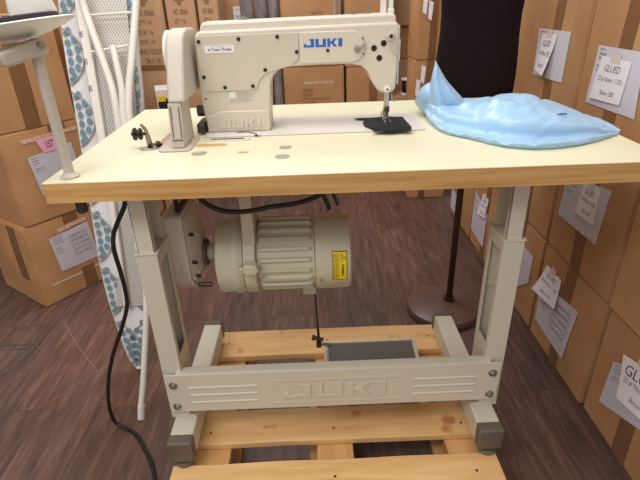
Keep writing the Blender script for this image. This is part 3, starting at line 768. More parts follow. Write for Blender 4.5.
# cover plates
pl = [(.2525, .983), (.487, .984), (.4875, .932), (.482, .922), (.465, .912), (.415, .899), (.398, .890), (.388, .876), (.383, .864), (.376, .8595), (.262, .8595), (.2525, .866)]
p1 = MB().prism(pl, .3318, .3346, 'xz').build('side_plate', M['machine_plate'], t, bevel=.001)
p2l = [(.4885, .984), (.612, .984)]+[(.612+.030*math.sin(k*PI/10), .950+.034*math.cos(k*PI/10)) for k in range(1, 10)]+[(.612, .916), (.4885, .9155)]
p2 = MB().prism(p2l, .3305, .3346, 'xz').build('arm_plate', M['machine'], t, bevel=.0018, seg=3)
def dots(pts, r, y, parent, m='blackhole', d=.003, name='screw'):
    for x, z in pts:
        mb = MB(); mb.lathe([(r, 0), (r, d*.7), (r*.7, d), (r*.3, d*.8)], (x, y, z), (0, -1, 0), n=20); mb.build(name, M[m], parent)
dots([(.2585, .971), (.350, .974), (.439, .976), (.406, .905), (.3735, .869), (.307, .868), (.260, .893), (.482, .942)], .0043, .3318, p1)
dots([(.554, .943)], .0038, .3303, p2)
dots([(.635, .967), (.637, .933)], .002, .3303, p2)
dots([(.257, .842)], .002, .3349, a)
dots([(.662, .944), (.6845, .954), (.675, .922)], .0068, .3349, a, d=.0015, name='rubber_plug')
dots([(.6965, .9755)], .003, .3349, a)
# blue logo
mb = MB(); logo(mb, .499, .588, .951, .9685, .3304, .0006); mb.build('logo_lettering', M['blue'], p2, smooth=False, label='blue block lettering')
# reverse knob and lever
mb = MB(); mb.lathe([(.0075, 0), (.0075, .004), (.006, .005)], (.622, .3303, .944), (0, -1, 0)); mb.build('stitch_dial', mat('grey_dial', srgb(140, 134, 126), .5), p2)
mb = MB(); mb.bar((.629, .3285, .946), (.641, .3275, .957), .004, .010, (0, 1, 0)); 
mb.build('dial_pointer', mat('grey_pointer', srgb(160, 152, 142), .5), p2)
mb = MB(); mb.lathe([(.011, 0), (.011, .005), (.006, .007)], (.700, .3349, .968), (0, -1, 0)); 
mb.prism([(.690, .966), (.710, .966), (.719, .932), (.713, .928), (.706, .933)], .3345, .3315, 'xz')
lv = mb.build('tension_lever', M['beige'], t, bevel=.001)
dots([(.700, .969)], .0042, .3278, lv, name='lever_screw')
# badges
def badge(x0, x1, z0, z1, y, parent, lines, name, m='badge', sl=0, edge=True):
    mb = MB(); mb.box(x0, x1, y-.0008, y, z0, z1); mb.mat(1)
    for (s, a, b, c, d, bo) in lines: put_text(mb, s, lambda u, v: (x0+(x1-x0)*u, y-.00095, z0+(z1-z0)*v), a, b, c, d, bo)
    return mb.build(name, [M[m], M['ink']], parent, smooth=False)
badge(.270, .338, .9455, .962, .3316, p1, [('In Town Thread', .12, .9, .25, .68, .02), ('sewing machines', .2, .85, .78, .92, 0)], 'dealer_badge')
mb = MB()
TXL = ['MODEL DDL 8700', 'SERIAL NO', 'VOLTAGE AND SPEED', 'MANUFACTURED UNDER LICENCE', 'READ THE INSTRUCTIONS', 'BEFORE OPERATING', 'KEEP HANDS CLEAR', 'OF THE NEEDLE']
for k, s in enumerate(TXL):
    put_text(mb, s, lambda u, v: (.333+.045*u, .3348, .830+.026*v), 0, .45+.06*(len(s) % 10), .90-.125*k, .98-.125*k, .01)
for k, s in enumerate(['CLASS A', 'CE', 'IEC 60']): put_text(mb, s, lambda u, v: (.316+.014*u, .3348, .830+.010*v), 0, 1, .7-.33*k, .92-.33*k, .01)
mb.build('rating_text', M['ink_grey'], t, smooth=False)
MB().box(.314, .329, .3344, .3349, .843, .856).build('rating_sticker', M['badge'], t, smooth=False)
# needle bar, presser bar, foot
mb = MB(); mb.cyl((.703, .372, .842), (.703, .372, .800), .0042).cyl((.700, .384, .842), (.700, .384, .79), .0045)
mb.build('needle_bar', M['steel'], t)
MB().cyl((.703, .372, .802), (.703, .372, .788), .0058).cyl((.703, .372, .788), (.703, .372, .7655), .0012).build('needle_clamp', M['dark_steel'], t)
mb = MB(); mb.box(.694, .708, .378, .390, .776, .797); mb.tube(catmull([(.692, .376, .790), (.688, .370, .783), (.690, .368, .774), (.697, .368, .772)]), .0018, 8)
mb.prism([(.694, .7635), (.713, .7635), (.713, .7665), (.707, .7685), (.706, .780), (.697, .780), (.697, .7685), (.694, .7665)], .352, .388, 'xz')
mb.build('presser_foot', M['steel'], t, bevel=.0006)
mb = MB(); mb.lathe([(.0085, 0), (.0085, .004), (.0065, .005)], (.6955, .3349, .8505), (0, -1, 0)); b_ = mb.build('bar_boss', M['white_plastic'], t); dots([(.6955, .8505)], .0022, .3298, b_)
mb = MB(); mb.tube(catmull([(.715, .39, .842), (.716, .385, .82), (.722, .38, .812)]), .0016, 6); mb.build('thread_hook', M['steel'], t)
# things on the top
MB().cyl((.573, .39, 1.012), (.573, .39, 1.085), .0022, n=10).cyl((.573, .39, 1.012), (.573, .39, 1.0175), .005, n=16).build('thread_pin', M['steel'], t)
MB().cyl((.654, .39, 1.012), (.654, .39, 1.036), .0015, n=8).bar((.652, .39, 1.0365), (.618, .39, 1.0365), .002, .001).build('thread_guide_wire', M['steel'], t)
MB().cyl((.359, .385, 1.009), (.359, .385, 1.0145), .012).cyl((.359, .385, 1.0145), (.359, .385, 1.020), .006).build('oil_cap', M['steel'], t)
MB().cyl((.62, .385, 1.012), (.62, .385, 1.0165), .007).cyl((.648, .38, 1.012), (.648, .38, 1.0185), .008).build('top_screw', M['steel'], t)
mb = MB(); mb.box(.683, .695, .38, .40, 1.012, 1.09).box(.699, .713, .375, .395, 1.010, 1.025).box(.701, .711, .377, .393, 1.024, 1.09)
mb.build('take_up_guard', M['white_plastic'], t, bevel=.0015)
# handwheel end
MB().lathe([(.036, 0), (.048, .001), (.053, .004), (.054, .009), (.050, .014)], (.1825, .338, .944), (1, 0, 0)).build('handwheel', M['white_plastic'], t)
prof = [(.212, .858), (.232, .900), (.256, .945), (.276, .980), (.300, .996), (.335, 1.001), (.400, .9985), (.430, .985), (.448, .95), (.448, .86), (.30, .858)]
cov = MB().prism(prof, .1975, .2365, 'yz').build('belt_cover', M['beige'], t, bevel=.006, seg=3)
lc = MB().prism([(.196, H+.0045), (.214, .8575), (.30, .8575), (.300, H+.0045)], .197, .225, 'yz').build('lower_belt_cover', M['beige'], t, bevel=.0025, seg=2)
mb = MB()
for x in (.203, .221):
    mb.bar((x, .1990, .785), (x, .2112, .850), .0016, .0022, (0, 1, 0))
mb.bar((.201, .1975, .780), (.223, .1975, .780), .002, .0022, (0, 0, 1)); mb.build('cover_slots', M['grey_cap'], lc, smooth=False)
base = rr(.166, .240, .180, .306, .016)
MB().prism(base, H+.0005, H+.004, 'xy').build('cover_flange', M['beige'], t, bevel=.001)
MB().cyl((.2235, .245, H+.004), (.2235, .245, H+.008), .006).build('flange_screw', M['steel'], t)
MB().cyl((.228, .36, .81), (.2455, .36, .81), .014).build('drive_shaft', M['dark_steel'], t)
MB().box(.229, .247, .32, .40, H+.005, .785).build('shaft_bearing', M['dark_steel'], t, bevel=.002)
rebase(t)

# bobbin winder
t = thing('bobbin_winder', 'small metal bobbin winder with a black wheel left of the machine', 'bobbin winder', (.145, .225, H))
MB().prism([(-.028, -.010), (-.02, -.022), (.005, -.022), (.02, -.008), (.024, .012), (.01, .018), (-.012, .006)], .0008, .0035, 'xy').build('base_plate', M['steel'], t, bevel=.0006)
MB().prism([(-.010, .003), (.002, .003), (-.002, .03), (-.006, .045), (-.015, .056), (-.019, .054), (-.012, .04), (-.012, .02)], -.004, .0, 'xz').build('upright_arm', mat('winder_steel', srgb(150, 140, 122), .35, .7), t, bevel=.0006)
mb = MB().cyl((-.042, -.002, .033), (-.008, -.002, .033), .0035, n=12).cyl((-.036, -.002, .033), (-.032, -.002, .033), .014).cyl((-.024, -.002, .033), (-.020, -.002, .033), .013)
mb.build('winder_wheel', M['black'], t)
MB().tube(catmull([(-.008, -.006, .006), (.004, -.01, .010), (.014, -.002, .009), (.018, .008, .005)]), .0028, 8).cyl((.010, .008, .003), (.010, .008, .012), .005).build('trip_lever', M['dark_steel'], t)

# black fabric under the needle
mb = MB(); nx, ny = 26, 18; vs = []
def fab(u, v):
    l = .655-.017*v*(1)+.006*math.sin(v*9)+(-.018 if v > .93 else 0)
    r = .752-.012*abs(v-.45)*1.5+.018*max(0, v-.5)
    x = l*(1-u)+r*u + .002*noise.noise(Vector((u*5, v*5, 3)))
    y = .258+.155*v + .003*math.sin(u*11)*(1 if v < .1 or v > .9 else .3)
    d = math.hypot((x-.703)/.02, (y-.37)/.03)
    z = H+.0042 + .0045*(.5+.5*noise.noise(Vector((u*3.2, v*3.5, 1))))*(min(1, d)) + .013*math.exp(-((v-.10)/.09)**2)*(.8+.2*math.sin(u*6))
    return x, y, z
for k in (0, 1):
    for j in range(ny+1):
        for i in range(nx+1):
            x, y, z = fab(i/nx, j/ny); vs.append((x, y, z+(.0012 if k == 0 else 0)))
K = (nx+1)*(ny+1); fs = []
for j in range(ny):
    for i in range(nx):
        a_ = j*(nx+1)+i; q = (a_, a_+1, a_+nx+2, a_+nx+1); fs.append(q); fs.append(tuple(x+K for x in reversed(q)))
rim = list(range(nx+1))+[j*(nx+1)+nx for j in range(1, ny+1)]+[ny*(nx+1)+i for i in range(nx-1, -1, -1)]+[j*(nx+1) for j in range(ny-1, 0, -1)]
for i in range(len(rim)):
    p_, q_ = rim[i], rim[(i+1) % len(rim)]; fs.append((p_, q_, q_+K, p_+K))
mb.add(vs, fs); o = mb.build('fabric_scrap', M['fabric_black']); tag(o, 'small black fabric swatch with ragged edges under the needle', 'fabric')

# ------------------------------------------------------------------ blue bag
BAGROWS = [
  [(0.824, 0.485, 0.759), (0.814, 0.346, 0.759), (0.824, 0.256, 0.759), (0.865, 0.197, 0.759), (0.911, 0.134, 0.759), (0.963, 0.105, 0.759), (1.026, 0.104, 0.759), (1.103, 0.132, 0.759), (1.160, 0.165, 0.759), (1.201, 0.193, 0.759)],
  [(0.814, 0.484, 0.779), (0.805, 0.344, 0.777), (0.820, 0.254, 0.774), (0.863, 0.194, 0.771), (0.908, 0.131, 0.773), (0.959, 0.102, 0.773), (1.021, 0.101, 0.773), (1.099, 0.130, 0.771), (1.157, 0.163, 0.767), (1.201, 0.193, 0.760)],
  [(0.814, 0.496, 0.793), (0.811, 0.369, 0.787), (0.830, 0.292, 0.774), (0.877, 0.239, 0.769), (0.918, 0.176, 0.772), (0.972, 0.147, 0.771), (1.036, 0.146, 0.769), (1.112, 0.163, 0.770), (1.165, 0.184, 0.768), (1.203, 0.196, 0.760)],
  [(0.816, 0.504, 0.810), (0.818, 0.379, 0.804), (0.839, 0.300, 0.796), (0.887, 0.252, 0.793), (0.924, 0.189, 0.804), (0.979, 0.160, 0.802), (1.044, 0.159, 0.795), (1.120, 0.176, 0.785), (1.171, 0.192, 0.775), (1.205, 0.199, 0.760)],
  [(0.829, 0.529, 0.821), (0.832, 0.421, 0.814), (0.858, 0.356, 0.805), (0.906, 0.322, 0.817), (0.945, 0.259, 0.833), (1.004, 0.230, 0.825), (1.081, 0.229, 0.809), (1.154, 0.232, 0.783), (1.192, 0.228, 0.769), (1.210, 0.206, 0.759)],
  [(0.829, 0.537, 0.813), (0.832, 0.434, 0.801), (0.858, 0.374, 0.787), (0.906, 0.344, 0.795), (0.945, 0.281, 0.811), (1.004, 0.252, 0.803), (1.081, 0.251, 0.787), (1.154, 0.250, 0.765), (1.192, 0.239, 0.759), (1.210, 0.208, 0.759)],
  [(0.848, 0.574, 0.811), (0.860, 0.499, 0.807), (0.891, 0.460, 0.802), (0.954, 0.452, 0.799), (1.006, 0.389, 0.820), (1.066, 0.360, 0.819), (1.154, 0.359, 0.789), (1.214, 0.336, 0.761), (1.232, 0.292, 0.759), (1.218, 0.218, 0.759)],
  [(0.848, 0.584, 0.789), (0.860, 0.517, 0.787), (0.891, 0.484, 0.785), (0.954, 0.482, 0.783), (1.006, 0.419, 0.794), (1.066, 0.390, 0.793), (1.154, 0.389, 0.779), (1.214, 0.360, 0.765), (1.232, 0.307, 0.761), (1.218, 0.221, 0.762)],
  [(0.848, 0.586, 0.759), (0.860, 0.520, 0.759), (0.891, 0.488, 0.759), (0.954, 0.487, 0.759), (1.006, 0.424, 0.759), (1.066, 0.395, 0.759), (1.154, 0.394, 0.759), (1.214, 0.364, 0.759), (1.232, 0.309, 0.759), (1.218, 0.222, 0.759)],
]

def ringloft(levels, nr=40, cap=True):
    n = len(levels); vs = [p for l in levels for p in l]
    fs = [(i*nr+j, i*nr+(j+1) % nr, (i+1)*nr+(j+1) % nr, (i+1)*nr+j) for i in range(n-1) for j in range(nr)]
    return vs, fs+[tuple(range(nr-1, -1, -1)), tuple(range((n-1)*nr, n*nr))]
def bag():
    t = thing('bag', 'pale blue crumpled fabric bag lying on the right side of the table', 'bag', (1.0, .3, H))
    # refine along the length, then round the section
    fine = [catmull(r, 8) for r in BAGROWS]; K = len(fine[0]); R_ = len(fine); levels = []
    for i in range(K):
        sec = [fine[r][i] for r in range(R_)]
        out = []
        for r in range(R_-1):
            p, q = sec[r], sec[r+1]; pp = sec[r-1] if r else p; qq = sec[r+2] if r+2 < R_ else q
            for j in range(6):
                w = j/6
                lin = p*(1-w)+q*w
                cm = .5*((2*p)+(q-pp)*w+(2*pp-5*p+4*q-qq)*w*w+(3*p-pp-3*q+qq)*w**3)
                k = .35 if r in (3, 4) else .9
                out.append(lin*(1-k)+cm*k)
        out.append(sec[-1])
        m = len(out)
        for j in range(1, 8): out.append(sec[-1]*(1-j/8)+sec[0]*(j/8)+Vector((0, 0, 0)))
        levels.append(out)
    nr = len(levels[0])
    for i, lv in enumerate(levels):
        e = min(1, i/6, (K-1-i)/10)
        for j in range(1, m):
            p = lv[j]; u = i/K; v = j/m
            q = noise.noise(Vector((p.x*9+p.y*6, p.y*26-p.x*9, 3)))
            q2 = noise.noise(Vector((p.x*26, p.z*60+p.y*14, 8)))
            # gathers running out from the left end and along the seam
            g1 = -.0075*max(0, 1-abs(q)*5.5)
            g2 = .0034*math.sin(p.x*150+p.y*40+4*q)*math.exp(-((v-.50)/.07)**2)
            d = (g1+.002*q2+g2)*e*min(1, (p.z-H)/.015)
            lv[j] = Vector((p.x, p.y+d*.4, max(H+.001, p.z+d)))
        for j in range(m, nr): lv[j].z = H+.0008
        lv[0].z = H+.0008
    vs, fs = ringloft(levels, nr)
    o = MB().add(vs, fs).build('bag_body', M['bag'], t, angle=180)
    # upright pleated corner
    EL = catmull([(.822, .42, .772), (.815, .41, .800), (.813, .405, .833), (.8145, .405, .860), (.819, .405, .886), (.824, .408, .8985)], 5)
    ER = catmull([(.935, .42, .772), (.914, .41, .800), (.894, .405, .820), (.868, .405, .846), (.846, .405, .876), (.830, .408, .8990)], 5)
    levels = []; nr = 40
    for i, (l, r) in enumerate(zip(EL, ER)):
        w = i/(len(EL)-1); c = (l+r)/2; hw = (r.x-l.x)/2; dp = .050*(1-w)**.8+.004
        ring = []
        for k in range(nr):
            a = 2*PI*k/nr
            pl_ = 1+.16*math.sin(a*5+w*1.2+.6)*(1-w*.6)*max(0, -math.sin(a)+.3)
            ring.append(Vector((c.x+hw*math.cos(a), c.y+dp*math.sin(a)*pl_+.02*math.cos(a), c.z+(r.z-l.z)/2*math.cos(a)+.003*math.sin(a*3))))
        levels.append(ring)
    vs, fs = ringloft(levels, nr); MB().add(vs, fs).build('bag_corner', M['bag'], t, angle=180)
    # rounded lobe at the left end
    levels = []; nr = 32
    for l in range(13):
        w = l/12; ring = []
        r = math.sin(PI*(.04+.90*w))**.55
        for k in range(nr):
            a = 2*PI*k/nr
            cr = 1+.10*math.sin(3*a+w*4)*math.sin(PI*w)
            ring.append(Vector((.797+.055*w+.004*math.sin(a*2), .455+.060*math.cos(a)*r*cr, H+.043+.040*math.sin(a)*r*cr)))
        levels.append(ring)
    vs, fs = ringloft(levels, nr); MB().add(vs, fs).build('bag_fold', M['bag'], t, angle=180)
    MB().tube(catmull([(1.052, .196, .8060), (1.064, .200, .8075), (1.078, .204, .8060)]), .0018, 6).build('bag_stitching', M['blue'], t)
    rebase(t)
bag()

# ------------------------------------------------------------------ motor
t = thing('clutch_motor', 'grey-green ribbed motor hung under the table with a yellow warning label', 'motor', (.40, .25, .45))
MY, MZ = .255, .457
ax = (1, 0, 0)
MB().lathe([(.078, 0), (.095, .004), (.098, .012), (.098, .040), (.102, .046), (.102, .058), (.098, .064), (.096, .070)], (.258, MY, MZ), ax).build('clutch_housing', M['motor'], t)
MB().lathe([(.060, -.0), (.070, .004)], (.252, MY, MZ), ax).build('clutch_disc', M['motor'], t)
MB().lathe([(.094, .0), (.100, .002), (.100, .030), (.094, .032)], (.329, MY, MZ), ax).build('clamp_band', M['motor'], t, bevel=.001)
body = MB().lathe([(.086, 0), (.088, .003), (.088, .140), (.090, .143)], (.362, MY, MZ), ax, n=64).build('motor_body', M['motor'], t)
for k in range(22):
    a_ = 2*PI*k/22
    dy, dz = -math.cos(a_), math.sin(a_)
    mb = MB(); r0, r1 = .0865, .0965
    tx, tz = -dz, dy
    cyy, czz = MY, MZ
    vs = []
    for x in (.364, .372, .492, .500):
        rr_ = r1 if x in (.372, .492) else r0+.002
        for (r_, w_) in ((r0-.003, .0058), (rr_, .0035)):
            for sg in (-1, 1): vs.append((x, cyy+dy*r_-dz*w_*sg, czz+dz*r_+dy*w_*sg))
    fs = []
    for i in range(3):
        o_ = i*4; fs += [(o_+2, o_+3, o_+7, o_+6), (o_, o_+2, o_+6, o_+4), (o_+1, o_+5, o_+7, o_+3)]
    fs += [(0, 1, 3, 2), (12, 14, 15, 13)]
    mb.add(vs, fs).build('cooling_rib', M['motor'], t, smooth=False)
MB().lathe([(.092, 0), (.0975, .002), (.098, .006), (.097, .080), (.094, .087), (.085, .092), (.03, .093)], (.506, MY, MZ), ax, n=64).build('end_cap', M['motor'], t)
# yellow label wrapped on the end cap
mb = MB(); R_ = .0988
def wrap(u, v, e=0):   # u along the x direction, v up
    x = .548+.036*u; a_ = math.radians(-20+47*v)
    return (x, MY-(R_+e)*math.cos(a_), MZ+(R_+e)*math.sin(a_))
def patch(mb, u0, u1, v0, v1, e, n=8):
    vs = [wrap(u0+(u1-u0)*i, v0+(v1-v0)*j/n, e) for j in range(n+1) for i in (0, 1)]
    mb.add(vs, [(2*j, 2*j+1, 2*j+3, 2*j+2) for j in range(n)])
mb.mat(0); patch(mb, 0, 1, 0, 1, 0); mb.mat(1); patch(mb, .04, .96, .025, .975, .0003); mb.mat(0)
fr = lambda u, v: wrap(1-v if False else u, v, .0006)
rot = lambda a, b: wrap(b, 1-a, .0007)     # text reads downwards
for k, s in enumerate(['TURN OFF THE POWER BEFORE', 'THREADING OR CHANGING THE NEEDLE', 'DO NOT TOUCH THE BELT']):
    put_text(mb, s, rot, .08, .94, .08+.13*k, .16+.13*k, .01)
put_text(mb, 'WARNING', rot, .40, .82, .62, .80, .03)
# warning triangle
tri = [rot(.12, .62), rot(.12+.20, .62), rot(.22, .92)]
mb.tube([rot(.10, .60), rot(.32, .60), rot(.21, .92), rot(.10, .60)], .0006, 5); put_text(mb, '!', rot, .195, .225, .65, .82, .02)
mb.build('warning_label', [M['blackhole'], M['yellow']], t, smooth=False, label='yellow warning label with black triangle')
MB().cyl((.520, MY-.0965, MZ-.030), (.520, MY-.101, MZ-.030), .0035).build('cap_screw', M['steel'], t)
# clamp bracket up to the table underside and lever
mb = MB(); mb.prism([(.330, .52), (.362, .52), (.362, .62), (.372, .7155), (.326, .7155), (.334, .62)], MY-.075, MY-.045, 'xz')
mb.box(.30, .40, MY-.05, MY+.06, .7060, .7165); mb.box(.335, .36, MY-.05, MY+.04, .54, .71)
mb.build('mounting_bracket', M['motor'], t, bevel=.003)
MB().box(.366, .386, MY-.07, MY-.05, .642, .672).build('connector', M['grey_cap'], t, bevel=.002)
MB().box(.356, .3655, MY-.074, MY-.058, .635, .665).build('red_tab', M['red'], t, bevel=.001)
mb = MB(); mb.prism([(.330, .470), (.335, .488), (.364, .488), (.370, .472), (.362, .462), (.338, .462)], MY-.122, MY-.098, 'xz'); mb.cyl((.322, MY-.110, .474), (.332, MY-.110, .474), .006)
mb.build('clutch_lever', M['motor'], t, bevel=.003)
mb = MB(); mb.box(.470, .505, MY-.02, MY+.02, .335, .362).bar((.500, MY+.02, .352), (.502, MY+.035, .335), .012, .008); mb.build('lever_arm', M['motor'], t, bevel=.002)
# belt pulley guard
MB().lathe([(.022, 0), (.022, .03)], (.226, MY, MZ+.01), ax).build('motor_shaft', M['motor'], t)
MB().lathe([(.030, 0), (.036, .003), (.036, .010), (.030, .013)], (.216, MY, MZ+.01), ax).build('shaft_collar', M['grey_cap'], t)
gp = [(MY-.085, .600), (MY-.078, .606), (MY+.076, .606), (MY+.085, .59)]+[(MY+.085*math.cos(k*PI/12), .463-.088*math.sin(k*PI/12)) for k in range(13)]
guard = MB().prism(gp, .150, .196, 'yz').build('pulley_guard', M['guard'], t, bevel=.004, seg=3)
gs = [(MY+(y-MY)*.40, .475+(z-.475)*.45) for y, z in gp]
n_ = len(gp); vs = [(.1965, MY+(y-MY)*.93, .49+(z-.49)*.93) for y, z in gp]+[(.2185, y, z) for y, z in gs]
MB().add(vs, [(i, (i+1) % n_, n_+(i+1) % n_, n_+i) for i in range(n_)]+[tuple(range(n_-1, -1, -1)), tuple(range(n_, 2*n_))]).build('guard_cone', M['guard'], t, bevel=.003)
MB().box(.176, .188, MY-.0885, MY-.0835, .455, .472).cyl((.182, MY-.0885, .4635), (.182, MY-.092, .4635), .0035).build('guard_clip', M['guard'], guard, bevel=.001)
for (y, z) in ((MY-.062, .55), (MY-.066, .475), (MY-.056, .430)): MB().cyl((.196, y, z), (.213, y-.004, z), .0045).build('guard_screw', M['dark_steel'], guard)
MB().cyl((.205, MY-.06, .405), (.238, MY-.062, .405), .006).build('guard_spring', M['dark_steel'], guard)
for k in range(4):
    a_ = -.5+k*1.0-1.6
    MB().bar((.1985, MY+.078*math.sin(a_), .463+.078*math.cos(a_)), (.216, MY+.035*math.sin(a_), .466+.035*math.cos(a_)), .004, .006, (1, 0, 0)).build('guard_rib', M['guard'], guard, bevel=.001)
rebase(t)
o = MB()
for x, dy in ((.184, -.060), (.184, .060)): o.bar((x, MY+dy, .608), (x, MY+dy, .7165), .010, .006, (0, 1, 0))
o.bar((.184, MY-.060, .612), (.184, MY+.06, .612), .010, .005)
o = o.build('drive_belt', M['black'], smooth=False); tag(o, 'black drive belt rising from the motor pulley through the table', 'belt')
t = thing('treadle_rod', 'thin dark steel rod linking the motor to the foot pedal', 'rod', (.507, .29, .133))
MB().cyl((.507, .290, .134), (.501, .290, .330), .0028, n=10).cyl((.507, .29, .134), (.5055, .29, .19), .0042, n=10).build('rod_shaft', M['dark_steel'], t)
MB().cyl((.501, .282, .336), (.501, .298, .336), .0095).cyl((.501, .29, .318), (.501, .29, .330), .0055).build('rod_eye', M['dark_steel'], t)
MB().cyl((.494, .283, .150), (.520, .283, .142), .006).cyl((.488, .283, .152), (.494, .283, .150), .009).build('rod_clamp', M['dark_steel'], t)
rebase(t)

# power switch peg + cables
o = MB().lathe([(.009, 0), (.0105, .004), (.011, .034)], (0, 0, 0)).build('pole_nut', mat('charcoal_plastic', srgb(62, 62, 68), .5), loc=(.044, .036, H-.0745)); tag(o, 'black nut under the table corner, below the thread stand pole', 'nut')
pts = catmull([(.110, .24, .706), (.104, .19, .704), (.100, .14, .690), (.096, .112, .661), (.072, .115, .622), (.056, .115, .59), (.052, .11, .555), (.045, .13, .488), (.040, .14, .42), (.028, .15, .37), (-.012, .17, .285), (-.055, .18, .20), (-.095, .195, .10), (-.125, .215, .0), (-.135, .225, -.06), (-.13, .225, -.1), (-.10, .215, -.1135), (-.06, .19, -.1135), (-.02, .14, -.1135), (.02, .08, -.1135), (.045, .02, -.1135), (.06, -.08, -.1135), (.03, -.25, -.1135)], 8)
o = MB().tube(pts, .0052, 12).build('power_cable', M['black']); tag(o, 'thick black power cable hanging from the table and trailing over the floor', 'cable')
pts = catmull([(.235, .14, .706), (.255, .12, .680), (.27, .12, .660), (.288, .12, .647), (.311, .12, .638), (.344, .12, .635), (.378, .12, .638), (.411, .12, .644), (.478, .12, .652), (.53, .13, .670), (.56, .15, .705)], 8)
o = MB().tube(pts, .0055, 12).build('motor_cable', M['black']); tag(o, 'black cable looping under the table edge above the motor', 'cable')
t = thing('tension_spring_clip', 'black and metal bracket under the table above the motor end', 'bracket', (.53, .2, .68))
MB().bar((.505, .20, .712), (.545, .20, .600), .012, .01).bar((.525, .22, .712), (.566, .22, .602), .014, .006).build('black_arm', M['black'], t)
MB().cyl((.500, .19, .705), (.516, .19, .700), .006).build('steel_screw', M['steel'], t)
rebase(t)

# ------------------------------------------------------------------ thread stand at the left
t = thing('thread_stand', 'beige pole thread stand with a spool tray at the table left corner', 'thread stand', (.038, .036, H))
MB().lathe([(.017, 0), (.018, .003), (.013, .006), (.0095, .010), (.0095, .245)], (.038, .036, H), n=32).build('pole', M['beige'], t)
# bracket: block reaching forward-left
mb = MB(); mb.bar((.048, .050, .996), (-.006, -.004, .978), .040, .026); br_ = mb.build('bracket', M['beige'], t, bevel=.006, seg=3)
MB().cyl((.050, .028, .998), (.060, .022, .998), .0055).cyl((-.008, -.030, .975), (-.018, -.034, .975), .006).build('bracket_screw', M['steel'], br_)
# tray: thick dished disc
MB().lathe([(.025, -.024), (.06, -.018), (.095, -.008), (.112, .000), (.114, .003), (.110, .005), (.06, .002)], (-.018, .07, 1.024)).build('spool_tray', M['white_plastic'], t)
MB().lathe([(.086, 0), (.088, .002), (.088, .006), (.084, .008)], (-.018, .072, 1.0302)).build('foam_pad', mat('black_foam', srgb(50, 46, 52), .9), t)
TM = Matrix.Translation((-.018, .07, 1.024)) @ Matrix.Rotation(math.radians(-7), 4, 'Y') @ Matrix.Translation((.018, -.07, -1.024))
for ch in t.children:
    if ch.name.startswith(('spool_tray', 'foam_pad')): ch.data.transform(TM)
rebase(t)
for k, (x, y, lb) in enumerate([(-.062, .062, 'white cone spool with a dark slot, left one on the thread stand tray'), (.016, .112, 'white cone spool nearer the pole, right one on the thread stand tray')]):
    t = thing('spool_cone', lb, 'spool', TM @ Vector((x, y, 1.0385))); t.rotation_euler = (0, math.radians(-7), 0)
    MB().lathe([(.040, 0), (.040, .006), (.028, .07), (.020, .13), (.016, .15)], (0, 0, 0)).build('cone', M['white_plastic'], t)
    if k == 0: MB().box(.016, .022, -.0385, -.034, .012, .035).build('slot', M['black'], t)

